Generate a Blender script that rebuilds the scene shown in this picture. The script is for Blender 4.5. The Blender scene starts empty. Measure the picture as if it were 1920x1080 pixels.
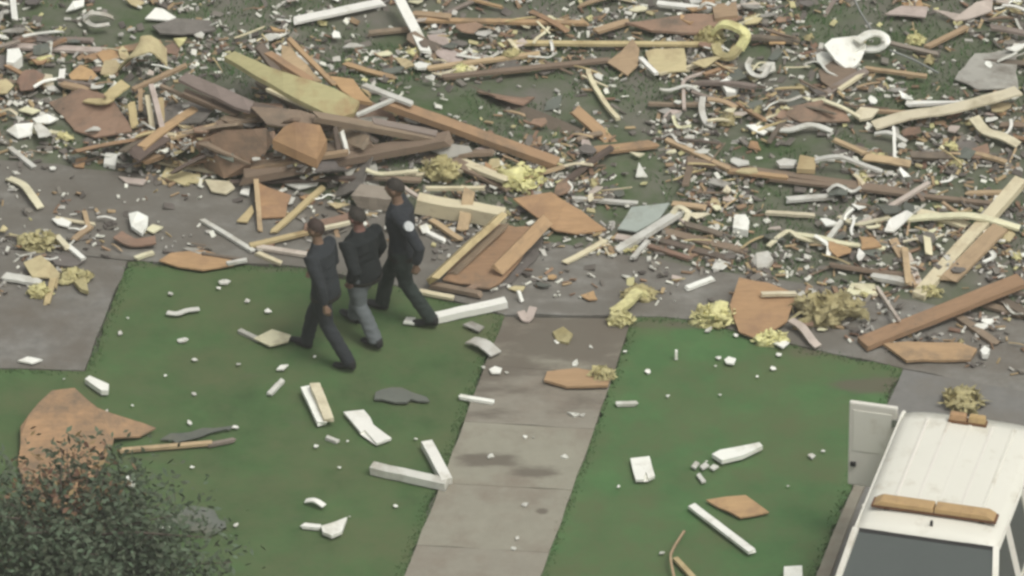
import bpy, bmesh, math, random
import numpy as np
from mathutils import Vector, Matrix, noise
from math import radians, sin, cos, pi

rnd = random.Random(7)
nrg = np.random.default_rng(11)
SC = bpy.context.scene
COL = SC.collection

# ------------------------------------------------------------------ camera
ELEV = radians(32.0)
DIST = 110.0
FOC = 350.6
cam_d = bpy.data.cameras.new("camera")
cam = bpy.data.objects.new("camera", cam_d)
COL.objects.link(cam)
CP = Vector((0, -DIST * cos(ELEV), DIST * sin(ELEV)))
cam.location = CP
cam.rotation_euler = (pi / 2 - ELEV, 0, 0)
cam_d.lens = FOC
cam_d.sensor_width = 36.0
cam_d.clip_start = 1.0
cam_d.clip_end = 3000.0
SC.camera = cam

# ------------------------------------------------------------------ sky, sun, exposure (bright overcast)
SUN_EL, SUN_AZ = radians(62), radians(138)          # azimuth measured from +Y towards +X
world = bpy.data.worlds.new("World")
SC.world = world
world.use_nodes = True
wn = world.node_tree
bg = wn.nodes["Background"]
sky = wn.nodes.new("ShaderNodeTexSky")
sky.sky_type = 'NISHITA'
sky.sun_disc = False
sky.sun_elevation = SUN_EL
sky.sun_rotation = SUN_AZ
sky.air_density = 1.0
sky.dust_density = 7.0
sky.ozone_density = 0.3
shs = wn.nodes.new("ShaderNodeHueSaturation")          # thick cloud: nearly colourless sky light
shs.inputs["Saturation"].default_value = .22
tint = wn.nodes.new("ShaderNodeMix")
tint.data_type = 'RGBA'
tint.blend_type = 'MULTIPLY'
tint.inputs["Factor"].default_value = 1
tint.inputs["B"].default_value = (1.0, 1.0, .98, 1)
wn.links.new(sky.outputs[0], shs.inputs["Color"])
wn.links.new(shs.outputs[0], tint.inputs["A"])
wn.links.new(tint.outputs["Result"], bg.inputs[0])
bg.inputs[1].default_value = 0.142
sun_d = bpy.data.lights.new("sun", 'SUN')
sun_d.energy = 1.25
sun_d.angle = radians(16)
sun_d.color = (1.0, 0.98, 0.93)
sun = bpy.data.objects.new("sun", sun_d)
COL.objects.link(sun)
sv = Vector((sin(SUN_AZ) * cos(SUN_EL), cos(SUN_AZ) * cos(SUN_EL), sin(SUN_EL)))
sun.rotation_euler = sv.to_track_quat('Z', 'Y').to_euler()
SC.view_settings.view_transform = 'Standard'
SC.view_settings.look = 'None'
SC.view_settings.gamma = 1.0
SC.view_settings.use_curve_mapping = False
SC.view_settings.exposure = -0.2
SC.render.engine = 'CYCLES'
SC.cycles.pixel_filter_type = 'BLACKMAN_HARRIS'
SC.cycles.filter_width = 2.8

# ------------------------------------------------------------------ survey: photo measurements to ground points
RIGHT = Vector((1, 0, 0))
FWD = Vector((0, cos(ELEV), -sin(ELEV)))
UPV = Vector((0, sin(ELEV), cos(ELEV)))


def G(px, py, z=0.0):
    d = FWD * FOC + RIGHT * ((px - 960) / 1920 * 36) + UPV * ((540 - py) / 1920 * 36)
    t = (z - CP.z) / d.z
    return CP + d * t


def proj(x, y, z=0.0):
    v = Vector((x, y, z)) - CP
    d = v.dot(FWD)
    return 960 + v.x / d * FOC / 36 * 1920, 540 - v.dot(UPV) / d * FOC / 36 * 1920


HAZE = .00055
EDGE_X = [-900, -400, 0, 480, 900, 1300, 1920, 2300, 2900]
EDGE_Y = [230, 270, 300, 345, 430, 500, 600, 640, 700]
PILES = [(580, 250, 2.2, 1.1, .42), (1010, 300, 1.3, .55, .14), (1780, 470, 1.2, .9, .16), (300, 200, 1.2, .9, .16),
         (1500, 330, 1.5, .5, .12), (1330, 70, 1.5, .6, .13), (150, 60, 1.4, .8, .1), (1750, 200, 1.3, .6, .12)]
PILES = [(G(a, b).x, G(a, b).y, c, d, e) for a, b, c, d, e in PILES]


def H(x, y):
    px, py = proj(x, y)
    m = (np.interp(px, EDGE_X, EDGE_Y) - py) / 45.0
    m = max(0.0, min(1.0, m))
    if m == 0:
        return 0.0
    m = m * m * (3 - 2 * m)
    h = 0.02 + 0.045 * (noise.noise(Vector((x * 1.1, y * 1.1, 3.1))) + .3)
    for cx, cy, rx, ry, hh in PILES:
        h += hh * math.exp(-((x - cx) / rx) ** 2 - ((y - cy) / ry) ** 2)
    return max(0.0, h) * m


def GP(px, py, lift=0.03):
    z = lift
    for _ in range(5):
        p = G(px, py, z)
        z = H(p.x, p.y) + lift
    return G(px, py, z)


# ------------------------------------------------------------------ materials
MATS = {}


def _n(nt, t, **kw):
    n = nt.nodes.new(t)
    for k, v in kw.items():
        setattr(n, k, v)
    return n


def material(name, col, rough=.8, var=.25, hue=.02, scale=6.0, stretch=(1, 1, 1), dirt=None, dirt_amt=.5, bump=.15,
             island=False, spec=.3, metallic=0.0, dscale=2.0, bdist=.01):
    m = bpy.data.materials.new(name)
    m.use_nodes = True
    nt = m.node_tree
    L = nt.links.new
    b = nt.nodes["Principled BSDF"]
    b.inputs["Roughness"].default_value = rough
    b.inputs["Specular IOR Level"].default_value = spec
    b.inputs["Metallic"].default_value = metallic
    tc = _n(nt, "ShaderNodeTexCoord")
    mp = _n(nt, "ShaderNodeMapping")
    mp.inputs["Scale"].default_value = stretch
    L(tc.outputs["Object"], mp.inputs["Vector"])
    if island:
        g = _n(nt, "ShaderNodeNewGeometry")
        rv = g.outputs["Random Per Island"]
    else:
        oi = _n(nt, "ShaderNodeObjectInfo")
        rv = oi.outputs["Random"]
    nz = _n(nt, "ShaderNodeTexNoise", noise_dimensions='4D')
    nz.inputs["Scale"].default_value = scale
    nz.inputs["Detail"].default_value = 5
    nz.inputs["Roughness"].default_value = .65
    L(mp.outputs[0], nz.inputs["Vector"])
    wm = _n(nt, "ShaderNodeMath", operation='MULTIPLY')
    wm.inputs[1].default_value = 37.0
    L(rv, wm.inputs[0])
    L(wm.outputs[0], nz.inputs["W"])
    rgb = _n(nt, "ShaderNodeRGB")
    rgb.outputs[0].default_value = (*col, 1)
    hsv = _n(nt, "ShaderNodeHueSaturation")
    L(rgb.outputs[0], hsv.inputs["Color"])
    # value = 1 + var*(noise-.5)*1.6 + var*(rand-.5)
    a = _n(nt, "ShaderNodeMath", operation='MULTIPLY_ADD')
    a.inputs[1].default_value = var * 2.2
    a.inputs[2].default_value = 1 - var * 1.1 - var * .6
    L(nz.outputs["Fac"], a.inputs[0])
    c = _n(nt, "ShaderNodeMath", operation='MULTIPLY_ADD')
    c.inputs[1].default_value = var * 1.2
    L(rv, c.inputs[0])
    L(a.outputs[0], c.inputs[2])
    L(c.outputs[0], hsv.inputs["Value"])
    h = _n(nt, "ShaderNodeMath", operation='MULTIPLY_ADD')
    h.inputs[1].default_value = hue * 2
    h.inputs[2].default_value = .5 - hue
    L(rv, h.inputs[0])
    L(h.outputs[0], hsv.inputs["Hue"])
    out = hsv.outputs[0]
    if dirt:
        n2 = _n(nt, "ShaderNodeTexNoise", noise_dimensions='4D')
        n2.inputs["Scale"].default_value = dscale
        n2.inputs["Detail"].default_value = 6
        n2.inputs["Roughness"].default_value = .7
        L(tc.outputs["Object"], n2.inputs["Vector"])
        L(wm.outputs[0], n2.inputs["W"])
        rp = _n(nt, "ShaderNodeMapRange")
        rp.inputs[1].default_value = .62 - dirt_amt * .3
        rp.inputs[2].default_value = .80 - dirt_amt * .2
        L(n2.outputs["Fac"], rp.inputs[0])
        mx = _n(nt, "ShaderNodeMix", data_type='RGBA')
        mx.inputs["B"].default_value = (*dirt, 1)
        L(rp.outputs[0], mx.inputs["Factor"])
        L(out, mx.inputs["A"])
        out = mx.outputs["Result"]
    L(out, b.inputs["Base Color"])
    if bump:
        bp = _n(nt, "ShaderNodeBump")
        bp.inputs["Strength"].default_value = bump
        bp.inputs["Distance"].default_value = bdist
        L(nz.outputs["Fac"], bp.inputs["Height"])
        L(bp.outputs[0], b.inputs["Normal"])
    MATS[name] = m
    return m


GRAIN = (1.2, 9, 9)
MUD = (.13, .11, .085)
material("orange_wood", (.37, .245, .14), hue=.007, var=.3, scale=4, stretch=GRAIN, dirt=MUD, dirt_amt=.35)
material("tan_wood", (.42, .31, .19), hue=.007, var=.28, scale=4, stretch=GRAIN, dirt=(.2, .15, .1), dirt_amt=.35)
material("brown_wood", (.23, .175, .125), hue=.007, var=.3, scale=4, stretch=GRAIN, dirt=MUD, dirt_amt=.35)
material("dark_wood", (.145, .115, .09), var=.3, scale=4, stretch=GRAIN, dirt=(.06, .055, .045), dirt_amt=.35)
material("grey_wood", (.255, .215, .18), var=.25, scale=4, stretch=GRAIN, dirt=MUD, dirt_amt=.3)
material("yellow_wood", (.49, .40, .22), hue=.007, var=.25, scale=4, stretch=GRAIN, dirt=(.28, .2, .1), dirt_amt=.4)
material("olive_wood", (.35, .315, .17), hue=.007, var=.25, scale=4, stretch=GRAIN, dirt=(.3, .18, .09), dirt_amt=.45)
material("cream_wood", (.64, .58, .40), hue=.007, var=.15, scale=4, stretch=GRAIN, dirt=(.36, .27, .16), dirt_amt=.35)
material("plywood", (.41, .265, .14), hue=.007, var=.3, scale=5, stretch=(1, 5, 5), dirt=(.24, .15, .095), dirt_amt=.5)
material("weathered_plywood", (.35, .215, .12), hue=.007, var=.4, scale=5, stretch=(1, 5, 5), dirt=(.17, .13, .09), dirt_amt=.75, dscale=3)
material("red_plywood", (.28, .185, .13), hue=.007, var=.3, scale=5, stretch=(1, 5, 5), dirt=MUD, dirt_amt=.5)
material("pale_plywood", (.50, .43, .25), hue=.007, var=.2, scale=5, stretch=(1, 4, 4), dirt=(.3, .22, .13), dirt_amt=.4)
material("white_siding", (.80, .80, .73), rough=.55, var=.1, scale=5, dirt=(.42, .4, .31), dirt_amt=.32, bump=.06)
material("dirty_white", (.60, .60, .54), rough=.65, var=.2, scale=5, dirt=(.3, .27, .21), dirt_amt=.5, bump=.1)
material("cream_siding", (.66, .62, .44), rough=.6, var=.16, scale=5, dirt=(.34, .29, .18), dirt_amt=.45, bump=.1)
material("pink_board", (.48, .41, .36), rough=.8, var=.2, scale=5, dirt=(.25, .2, .16), dirt_amt=.45, bump=.1)
material("grey_sheet", (.36, .35, .31), rough=.7, var=.25, scale=5, dirt=MUD, dirt_amt=.45, bump=.15)
material("blue_grey_sheet", (.33, .37, .33), rough=.6, var=.2, scale=5, dirt=(.2, .19, .15), dirt_amt=.4, bump=.1)
material("shingle", (.165, .15, .135), rough=.95, var=.3, scale=14, dirt=(.09, .085, .07), dirt_amt=.5, bump=.3)
material("felt", (.125, .135, .115), rough=.9, var=.3, scale=8, dirt=(.13, .13, .09), dirt_amt=.4, bump=.2)
material("insulation", (.52, .48, .25), rough=1, var=.6, scale=14, hue=.015, dirt=(.30, .25, .11), dirt_amt=.5, bump=.6, bdist=.03)
material("wire", (.25, .26, .24), rough=.5, var=.1)
material("concrete", (.265, .25, .20), rough=.9, var=.16, scale=7, dirt=(.20, .165, .13), dirt_amt=.5, dscale=1.3, bump=.15)
material("dirty_concrete", (.235, .23, .205), rough=.85, var=.4, scale=6, dirt=(.135, .118, .095), dirt_amt=.75, dscale=1.1, bump=.3, bdist=.02)
material("shaded_driveway", (.16, .155, .145), rough=.95, var=.25, scale=9, dirt=(.17, .155, .13), dirt_amt=.6, dscale=1.1, bump=.3)  # driveway darkened all over, putting the van's shade into its colour
material("mud", (.155, .138, .11), rough=.95, var=.3, scale=7, bump=.4, dirt=(.15, .13, .1), dirt_amt=.5, bdist=.02)
material("lawn", (.066, .126, .046), rough=.95, var=.5, scale=2.0, dirt=(.098, .122, .055), dirt_amt=.75, dscale=1.2, bump=.05)
material("yard", (.072, .124, .05), rough=.95, var=.3, scale=3.5, dirt=(.155, .145, .122), dirt_amt=.85, dscale=.8, bump=.5, bdist=.03)
material("blade", (.075, .140, .052), rough=.9, var=.14, hue=.015, scale=.6, bump=0, island=True, dirt=(.125, .135, .065), dirt_amt=.35, dscale=.7)
material("leaf", (.080, .106, .064), rough=.7, var=.45, hue=.03, scale=3, bump=0, island=True)
material("dry_leaf", (.20, .125, .07), rough=.8, var=.5, hue=.03, scale=3, bump=0, island=True)
material("bark", (.11, .085, .07), rough=.9, var=.3, scale=12, bump=.4)
material("chips_pale", (.54, .53, .47), rough=.8, var=.6, hue=.03, scale=3, bump=0, island=True)
material("chips_wood", (.30, .21, .13), rough=.85, var=.6, hue=.025, scale=3, bump=0, island=True)
material("chips_dark", (.16, .145, .125), rough=.9, var=.5, hue=.02, scale=3, bump=0, island=True)
material("chips_yellow", (.46, .42, .23), rough=1, var=.5, hue=.02, scale=3, bump=0, island=True)
material("skin", (.20, .12, .085), rough=.55, var=.08, scale=9, bump=.05)
material("hair_dark", (.03, .024, .02), rough=.7, var=.3, scale=40, bump=.4)
material("hair_brown", (.06, .042, .032), rough=.7, var=.3, scale=40, bump=.4)
material("navy_cloth", (.027, .031, .035), rough=.9, var=.22, scale=7, bump=.35)
material("black_cloth", (.014, .017, .018), rough=.9, var=.22, scale=7, bump=.35)
material("green_cloth", (.024, .033, .028), rough=.9, var=.22, scale=7, bump=.35)
material("leather", (.02, .018, .016), rough=.5, var=.2)
material("jeans", (.13, .145, .15), rough=.9, var=.22, scale=8, bump=.3)
material("grey_shirt", (.42, .43, .40), rough=.9, var=.12, scale=8, bump=.2)
material("boot", (.022, .022, .022), rough=.6, var=.2, scale=8)
material("patch", (.55, .57, .56), rough=.8, var=.3, scale=30, bump=0)
material("van_paint", (.70, .68, .605), rough=.42, var=.05, scale=2, dirt=(.5, .46, .36), dirt_amt=.25, dscale=2.2, bump=.02, spec=.5)
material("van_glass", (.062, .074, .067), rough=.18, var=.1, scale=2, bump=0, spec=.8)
material("rubber", (.03, .03, .03), rough=.85, var=.2, bump=.1)
material("amber", (.42, .265, .135), rough=.35, var=.2, scale=9, dirt=(.30, .19, .10), dirt_amt=.4, dscale=8, bump=.05, spec=.5)
material("amber_dark", (.16, .085, .035), rough=.5, var=.2, scale=9, bump=.05)
material("chrome", (.55, .55, .53), rough=.25, var=.1, metallic=.9, bump=.02)
material("lamp_lens", (.7, .7, .66), rough=.15, var=.05, bump=0, spec=.6)

# path-run gradient: the far, trampled end of the front path carries more dried mud
def add_mud(src, name, ya, yb, streaks, amt=.85, col=(.125, .108, .085)):
    m = MATS[src].copy()
    m.name = name
    MATS[name] = m
    nt = m.node_tree
    L = nt.links.new
    b = nt.nodes["Principled BSDF"]
    old = b.inputs["Base Color"].links[0].from_socket
    g = _n(nt, "ShaderNodeNewGeometry")
    sp = _n(nt, "ShaderNodeSeparateXYZ")
    L(g.outputs["Position"], sp.inputs[0])
    mr = _n(nt, "ShaderNodeMapRange")
    mr.interpolation_type = 'SMOOTHSTEP'
    mr.inputs[1].default_value, mr.inputs[2].default_value = ya, yb
    mr.inputs[3].default_value, mr.inputs[4].default_value = -.22, .12
    L(sp.outputs[1], mr.inputs[0])
    nz = _n(nt, "ShaderNodeTexNoise")
    nz.inputs["Scale"].default_value = 2.1
    nz.inputs["Detail"].default_value = 6
    nz.inputs["Roughness"].default_value = .68
    mp = _n(nt, "ShaderNodeMapping")
    mp.inputs["Scale"].default_value = (.55, 1.5, 1)
    L(g.outputs["Position"], mp.inputs["Vector"])
    L(mp.outputs[0], nz.inputs["Vector"])
    ad = _n(nt, "ShaderNodeMath", operation='ADD')
    L(nz.outputs["Fac"], ad.inputs[0])
    L(mr.outputs[0], ad.inputs[1])
    acc = ad.outputs[0]
    for (cx, cy, rx, ry, w) in streaks:                # tracked-in mud: soft oval stains
        vs = _n(nt, "ShaderNodeVectorMath", operation='SUBTRACT')
        vs.inputs[1].default_value = (cx, cy, 0)
        L(g.outputs["Position"], vs.inputs[0])
        vm = _n(nt, "ShaderNodeVectorMath", operation='MULTIPLY')
        vm.inputs[1].default_value = (1 / rx, 1 / ry, 0)
        L(vs.outputs[0], vm.inputs[0])
        ln = _n(nt, "ShaderNodeVectorMath", operation='LENGTH')
        L(vm.outputs[0], ln.inputs[0])
        q = _n(nt, "ShaderNodeMapRange")
        q.interpolation_type = 'SMOOTHSTEP'
        q.inputs[1].default_value, q.inputs[2].default_value = 0, 1
        q.inputs[3].default_value, q.inputs[4].default_value = w, 0
        L(ln.outputs["Value"], q.inputs[0])
        a2 = _n(nt, "ShaderNodeMath", operation='ADD')
        L(acc, a2.inputs[0])
        L(q.outputs[0], a2.inputs[1])
        acc = a2.outputs[0]
    r2 = _n(nt, "ShaderNodeMapRange")
    r2.interpolation_type = 'SMOOTHSTEP'
    r2.inputs[1].default_value, r2.inputs[2].default_value = .36, .66
    r2.inputs[4].default_value = amt
    L(acc, r2.inputs[0])
    mx = _n(nt, "ShaderNodeMix", data_type='RGBA')
    mx.inputs["B"].default_value = (*col, 1)
    L(r2.outputs[0], mx.inputs["Factor"])
    L(old, mx.inputs["A"])
    L(mx.outputs["Result"], b.inputs["Base Color"])


def _st(px, py, rx, ry, w):
    p = G(px, py)
    return (p.x, p.y, rx, ry, w)


add_mud("concrete", "path_concrete", G(900, 900).y, G(900, 600).y,
        [_st(915, 866, .6, .2, .5), _st(1010, 890, .55, .22, .5), _st(1080, 640, .9, .5, .25), _st(980, 690, .5, .3, .15), _st(930, 780, .4, .25, .12), _st(1016, 962, .12, .1, .5)])
add_mud("lawn", "front_lawn", 100, 101, [_st(330, 496, .8, .12, .3), _st(560, 506, .9, .14, .3), _st(800, 550, .9, .2, .32), _st(920, 600, .4, .3, .25), _st(200, 594, .14, .7, .25), _st(560, 790, .35, .3, .25), _st(230, 880, .6, .5, .22), _st(620, 830, .5, .25, .2)], .7, (.11, .10, .07))
add_mud("lawn", "muddy_lawn", 100, 101, [_st(1640, 722, .75, .35, .55), _st(1250, 606, 1.0, .2, .3), _st(1520, 664, .8, .25, .3)], .8, (.12, .10, .075))
add_mud("dirty_concrete", "street_concrete", G(960, 900).y, G(960, 300).y,
        [_st(1130, 578, 1.3, .2, .35), _st(700, 500, 2.0, .6, .12), _st(1560, 640, 1.4, .5, .2)], .7, (.135, .125, .105))

# ------------------------------------------------------------------ object helpers
LABELS = {}


def tag(o, label, cat, group=None):
    if label in LABELS and (group is None or LABELS[label] != group):
        print("DUPLICATE LABEL", label)
    LABELS[label] = group
    o["label"] = label
    o["category"] = cat
    if group:
        o["group"] = group


def link(name, me, mat=None, parent=None, loc=None, smooth=False):
    o = bpy.data.objects.new(name, me)
    COL.objects.link(o)
    if mat is not None:
        me.materials.clear()
        me.materials.append(MATS[mat] if isinstance(mat, str) else mat)
    if smooth:
        for p in me.polygons:
            p.use_smooth = True
    if loc is not None:
        o.location = loc
    if parent is not None:
        o.parent = parent
    return o


def empty(name, loc, rz=0.0):
    o = bpy.data.objects.new(name, None)
    COL.objects.link(o)
    o.location = loc
    o.rotation_euler = (0, 0, rz)
    o.empty_display_size = .2
    return o


def mesh_of(bm, name="m"):
    bmesh.ops.recalc_face_normals(bm, faces=bm.faces)
    me = bpy.data.meshes.new(name)
    bm.to_mesh(me)
    bm.free()
    return me


def plank_mesh(L, w, t, jag=.04, bow=.0, seed=0, seg=5, taper=1.0):
    """sawn board, length along X, ends torn"""
    r = random.Random(seed)
    bm = bmesh.new()
    rings = []
    for i in range(seg + 1):
        f = i / seg
        x = (f - .5) * L
        ww = w * (1 + (taper - 1) * f) / 2
        zb = bow * (1 - (2 * f - 1) ** 2) + r.uniform(-1, 1) * t * .06
        yb = r.uniform(-1, 1) * w * .03
        ring = []
        for sy, sz in ((-1, -1), (1, -1), (1, 1), (-1, 1)):
            xx = x
            if i in (0, seg):
                xx += r.uniform(-1, 1) * jag
            ring.append(bm.verts.new((xx, sy * ww + yb, sz * t / 2 + zb)))
        rings.append(ring)
    for a, b in zip(rings, rings[1:]):
        for k in range(4):
            bm.faces.new((a[k], a[(k + 1) % 4], b[(k + 1) % 4], b[k]))
    # torn end: a pulled centre point
    for ring, s in ((rings[0], -1), (rings[-1], 1)):
        c = sum((v.co for v in ring), Vector()) / 4
        c.x += s * r.uniform(-.3, 1) * jag
        v = bm.verts.new(c)
        for k in range(4):
            bm.faces.new((ring[k], ring[(k + 1) % 4], v))
    return mesh_of(bm)


def basis(d, roll=0.0):
    X = d.normalized()
    Y = Vector((0, 0, 1)).cross(X)
    if Y.length < 1e-4:
        Y = Vector((0, 1, 0))
    Y.normalize()
    Z = X.cross(Y)
    m = Matrix((X, Y, Z)).transposed().to_4x4()
    return m @ Matrix.Rotation(roll, 4, 'X')


SEED = [0]


def P(name, label, cat, x0, y0, x1, y1, w, mat, lift=.05, t=.035, parent=None, roll=0.0, bow=0.0, jag=None, taper=1.0, group=None):
    """a board whose top face runs between two measured points"""
    l0, l1 = (lift if isinstance(lift, tuple) else (lift, lift))
    a, b = GP(x0, y0, l0), GP(x1, y1, l1)
    SEED[0] += 1
    d = b - a
    me = plank_mesh(d.length, w, t, (w * .35 if jag is None else jag), bow, SEED[0], taper=taper)
    o = link(name, me, mat, parent)
    m = Matrix.Translation((a + b) / 2 - Vector((0, 0, t / 2))) @ basis(d, roll)
    if parent is not None:
        m = parent.matrix_basis.inverted() @ m
    o.matrix_basis = m
    if parent is None:
        tag(o, label, cat, group)
    return o


def sheet_bm(pts, t, jit=.02, sub=.16, seed=0, zj=.01):
    """broken panel: outline of 3D points, torn edge, real thickness"""
    r = random.Random(seed)
    out = []
    n = len(pts)
    for i in range(n):
        a, b = pts[i], pts[(i + 1) % n]
        k = max(1, int((b - a).length / sub))
        for j in range(k):
            p = a.lerp(b, j / k)
            if j:
                p = p + Vector((r.uniform(-jit, jit), r.uniform(-jit, jit), r.uniform(-zj, zj)))
            out.append(p)
    bm = bmesh.new()
    top = [bm.verts.new(p) for p in out]
    bot = [bm.verts.new(p - Vector((0, 0, t))) for p in out]
    bm.faces.new(top)
    bm.faces.new(list(reversed(bot)))
    for i in range(len(out)):
        j = (i + 1) % len(out)
        bm.faces.new((top[j], top[i], bot[i], bot[j]))
    bmesh.ops.triangulate(bm, faces=[f for f in bm.faces if len(f.verts) > 4])
    return bm


def S(name, label, cat, pts, mat, lift=.05, t=.018, jit=.018, parent=None, group=None, kind=None, sub=.16, zj=None, tag_it=True):
    """a flat or tilted piece by outline; lift may be one height or one per corner"""
    SEED[0] += 1
    ls = lift if isinstance(lift, (list, tuple)) else [lift] * len(pts)
    w = [GP(x, y, l) for (x, y), l in zip(pts, ls)]
    c = sum(w, Vector()) / len(w)
    c.z -= t
    base = c - (parent.location if parent else Vector())
    bm = sheet_bm([p - c for p in w], t, jit, sub, SEED[0], (.008 if zj is None else zj))
    o = link(name, mesh_of(bm), mat, parent, base)
    if kind:
        o["kind"] = kind
    elif parent is None and tag_it:
        tag(o, label, cat, group)
    return o


def ribbon_mesh(pts, w, t, curl=0.0, seed=0, n=6, taper=1.0, twist=0.0):
    """bent strip (trim, siding, gutter) swept along points, C-shaped section when curl > 0"""
    P_ = [pts[0]] + pts + [pts[-1]]
    path = []
    for i in range(1, len(P_) - 2):
        p0, p1, p2, p3 = P_[i - 1], P_[i], P_[i + 1], P_[i + 2]
        for k in range(n):
            f = k / n
            path.append(.5 * ((2 * p1) + (p2 - p0) * f + (2 * p0 - 5 * p1 + 4 * p2 - p3) * f * f + (3 * p1 - p0 - 3 * p2 + p3) * f ** 3))
    path.append(pts[-1].copy())
    bm = bmesh.new()
    r = random.Random(seed)
    prev = None
    first = last = None
    N = len(path)
    K = 4
    for i, p in enumerate(path):
        d = (path[min(i + 1, N - 1)] - path[max(i - 1, 0)]).normalized()
        f = i / (N - 1)
        m = basis(d, twist * f)
        ww = w * (1 + (taper - 1) * f) * (1 + r.uniform(-.06, .06))
        ring = []
        for s in (1, -1):
            for k in range(K + 1):
                u = (k / K * 2 - 1) * s
                zz = curl * ww * (u * u) + (t / 2 if s > 0 else -t / 2)
                ring.append(bm.verts.new(p + m.to_3x3() @ Vector((0, u * ww / 2, zz))))
        if prev:
            q = len(ring)
            for k in range(q):
                bm.faces.new((prev[k], prev[(k + 1) % q], ring[(k + 1) % q], ring[k]))
        else:
            first = ring
        prev = ring
        last = ring
    q = 2 * (K + 1)
    for ring in (first, last):
        for k in range(K):
            bm.faces.new((ring[k], ring[k + 1], ring[q - 2 - k], ring[q - 1 - k]))
    return mesh_of(bm)


def R(name, label, cat, pts, w, mat, lift=.06, t=.012, curl=0.0, parent=None, taper=1.0, twist=0.0, group=None):
    SEED[0] += 1
    ls = lift if isinstance(lift, (list, tuple)) else [lift] * len(pts)
    v = [GP(x, y, l) for (x, y), l in zip(pts, ls)]
    c = sum(v, Vector()) / len(v)
    me = ribbon_mesh([p - c for p in v], w, t, curl, SEED[0], taper=taper, twist=twist)
    o = link(name, me, mat, parent, c - (parent.location if parent else Vector()))
    if parent is None:
        tag(o, label, cat, group)
    return o


def clump_mesh(rx, ry, rz, seed, rough=.75, sub=3, shreds=40):
    bm = bmesh.new()
    bmesh.ops.create_icosphere(bm, subdivisions=sub, radius=1)
    r = random.Random(seed)
    off = Vector((seed * 3.7, seed * 1.3, 0))
    for v in bm.verts:
        n1 = noise.noise(v.co * 1.6 + off)
        n2 = noise.noise(v.co * 4.3 + off)
        k = 1 + rough * n1 * 1.4 + rough * n2 * .7
        v.co = Vector((v.co.x * rx * k, v.co.y * ry * k, max(-.35, v.co.z) * rz * k)) * .85
    for q in range(7 if sub == 3 else 3):         # crumpled torn batts
        a = r.uniform(0, 2 * pi)
        c = Vector((cos(a) * rx * r.uniform(.2, .8), sin(a) * ry * r.uniform(.2, .8), rz * r.uniform(.1, .8)))
        m = Matrix.Rotation(r.uniform(0, 6.3), 3, 'Z') @ Matrix.Rotation(r.gauss(0, .6), 3, 'X') @ Matrix.Rotation(r.gauss(0, .5), 3, 'Y')
        w_, h_ = max(rx, ry) * r.uniform(.5, 1.0), min(rx, ry) * r.uniform(.5, 1.0)
        g = []
        for i in range(7):
            row = []
            for j in range(5):
                p = Vector(((i / 6 - .5) * w_, (j / 4 - .5) * h_, 0))
                nn = Vector((p.x * 14 + q * 5, p.y * 14, seed))
                p += Vector((noise.noise(nn) * .25 * w_ * .4, noise.noise(nn + Vector((9, 0, 0))) * .3 * h_, noise.noise(nn + Vector((0, 9, 0))) * rz * .9))
                row.append(bm.verts.new(c + m @ p))
            g.append(row)
        for i in range(6):
            for j in range(4):
                if (i in (0, 5) or j in (0, 3)) and r.random() < .3:
                    continue
                bm.faces.new((g[i][j], g[i + 1][j], g[i + 1][j + 1], g[i][j + 1]))
    for i in range(shreds):                      # loose torn flaps
        a = r.uniform(0, 2 * pi)
        e = r.uniform(.0, 1.2)
        c = Vector((cos(a) * cos(e) * rx, sin(a) * cos(e) * ry, sin(e) * rz)) * r.uniform(.85, 1.25)
        s = min(rx, ry) * r.uniform(.12, .45)
        d1 = Vector((r.uniform(-1, 1), r.uniform(-1, 1), r.uniform(-.5, .7))).normalized() * s
        d2 = Vector((r.uniform(-1, 1), r.uniform(-1, 1), r.uniform(-.3, .5))).normalized() * s * .6
        vs = [bm.verts.new(c + q) for q in (-d1, d2, d1, -d2 * .7)]
        bm.faces.new(vs)
    return mesh_of(bm)


def C(name, label, cat, px, py, rx, ry, rz, mat="insulation", lift=.0, shreds=120, parent=None, group=None, rough=.8):
    SEED[0] += 1
    p = GP(px, py, lift + rz * .5)
    p.z = H(p.x, p.y) + lift + rz * .33
    o = link(name, clump_mesh(rx, ry, rz, SEED[0], rough, 3, shreds), mat, parent, p - (parent.location if parent else Vector()), smooth=True)
    if parent is None:
        tag(o, label, cat, group)
    return o


def structure(o):
    o["kind"] = "structure"
    return o


def flat(name, pts, mat, z, t=.05, jit=.03, sub=.25):
    SEED[0] += 1
    w = [G(x, y, z) for x, y in pts]
    bm = sheet_bm(w, t, jit, sub, SEED[0], 0)
    return structure(link(name, mesh_of(bm), mat))


# ------------------------------------------------------------------ the setting
bm = bmesh.new()
for x, y in ((-700, -300), (700, -300), (700, 1500), (-700, 1500)):
    bm.verts.new((x, y, -.06))
bm.faces.new(bm.verts)
structure(link("ground", mesh_of(bm), "yard"))

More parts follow.
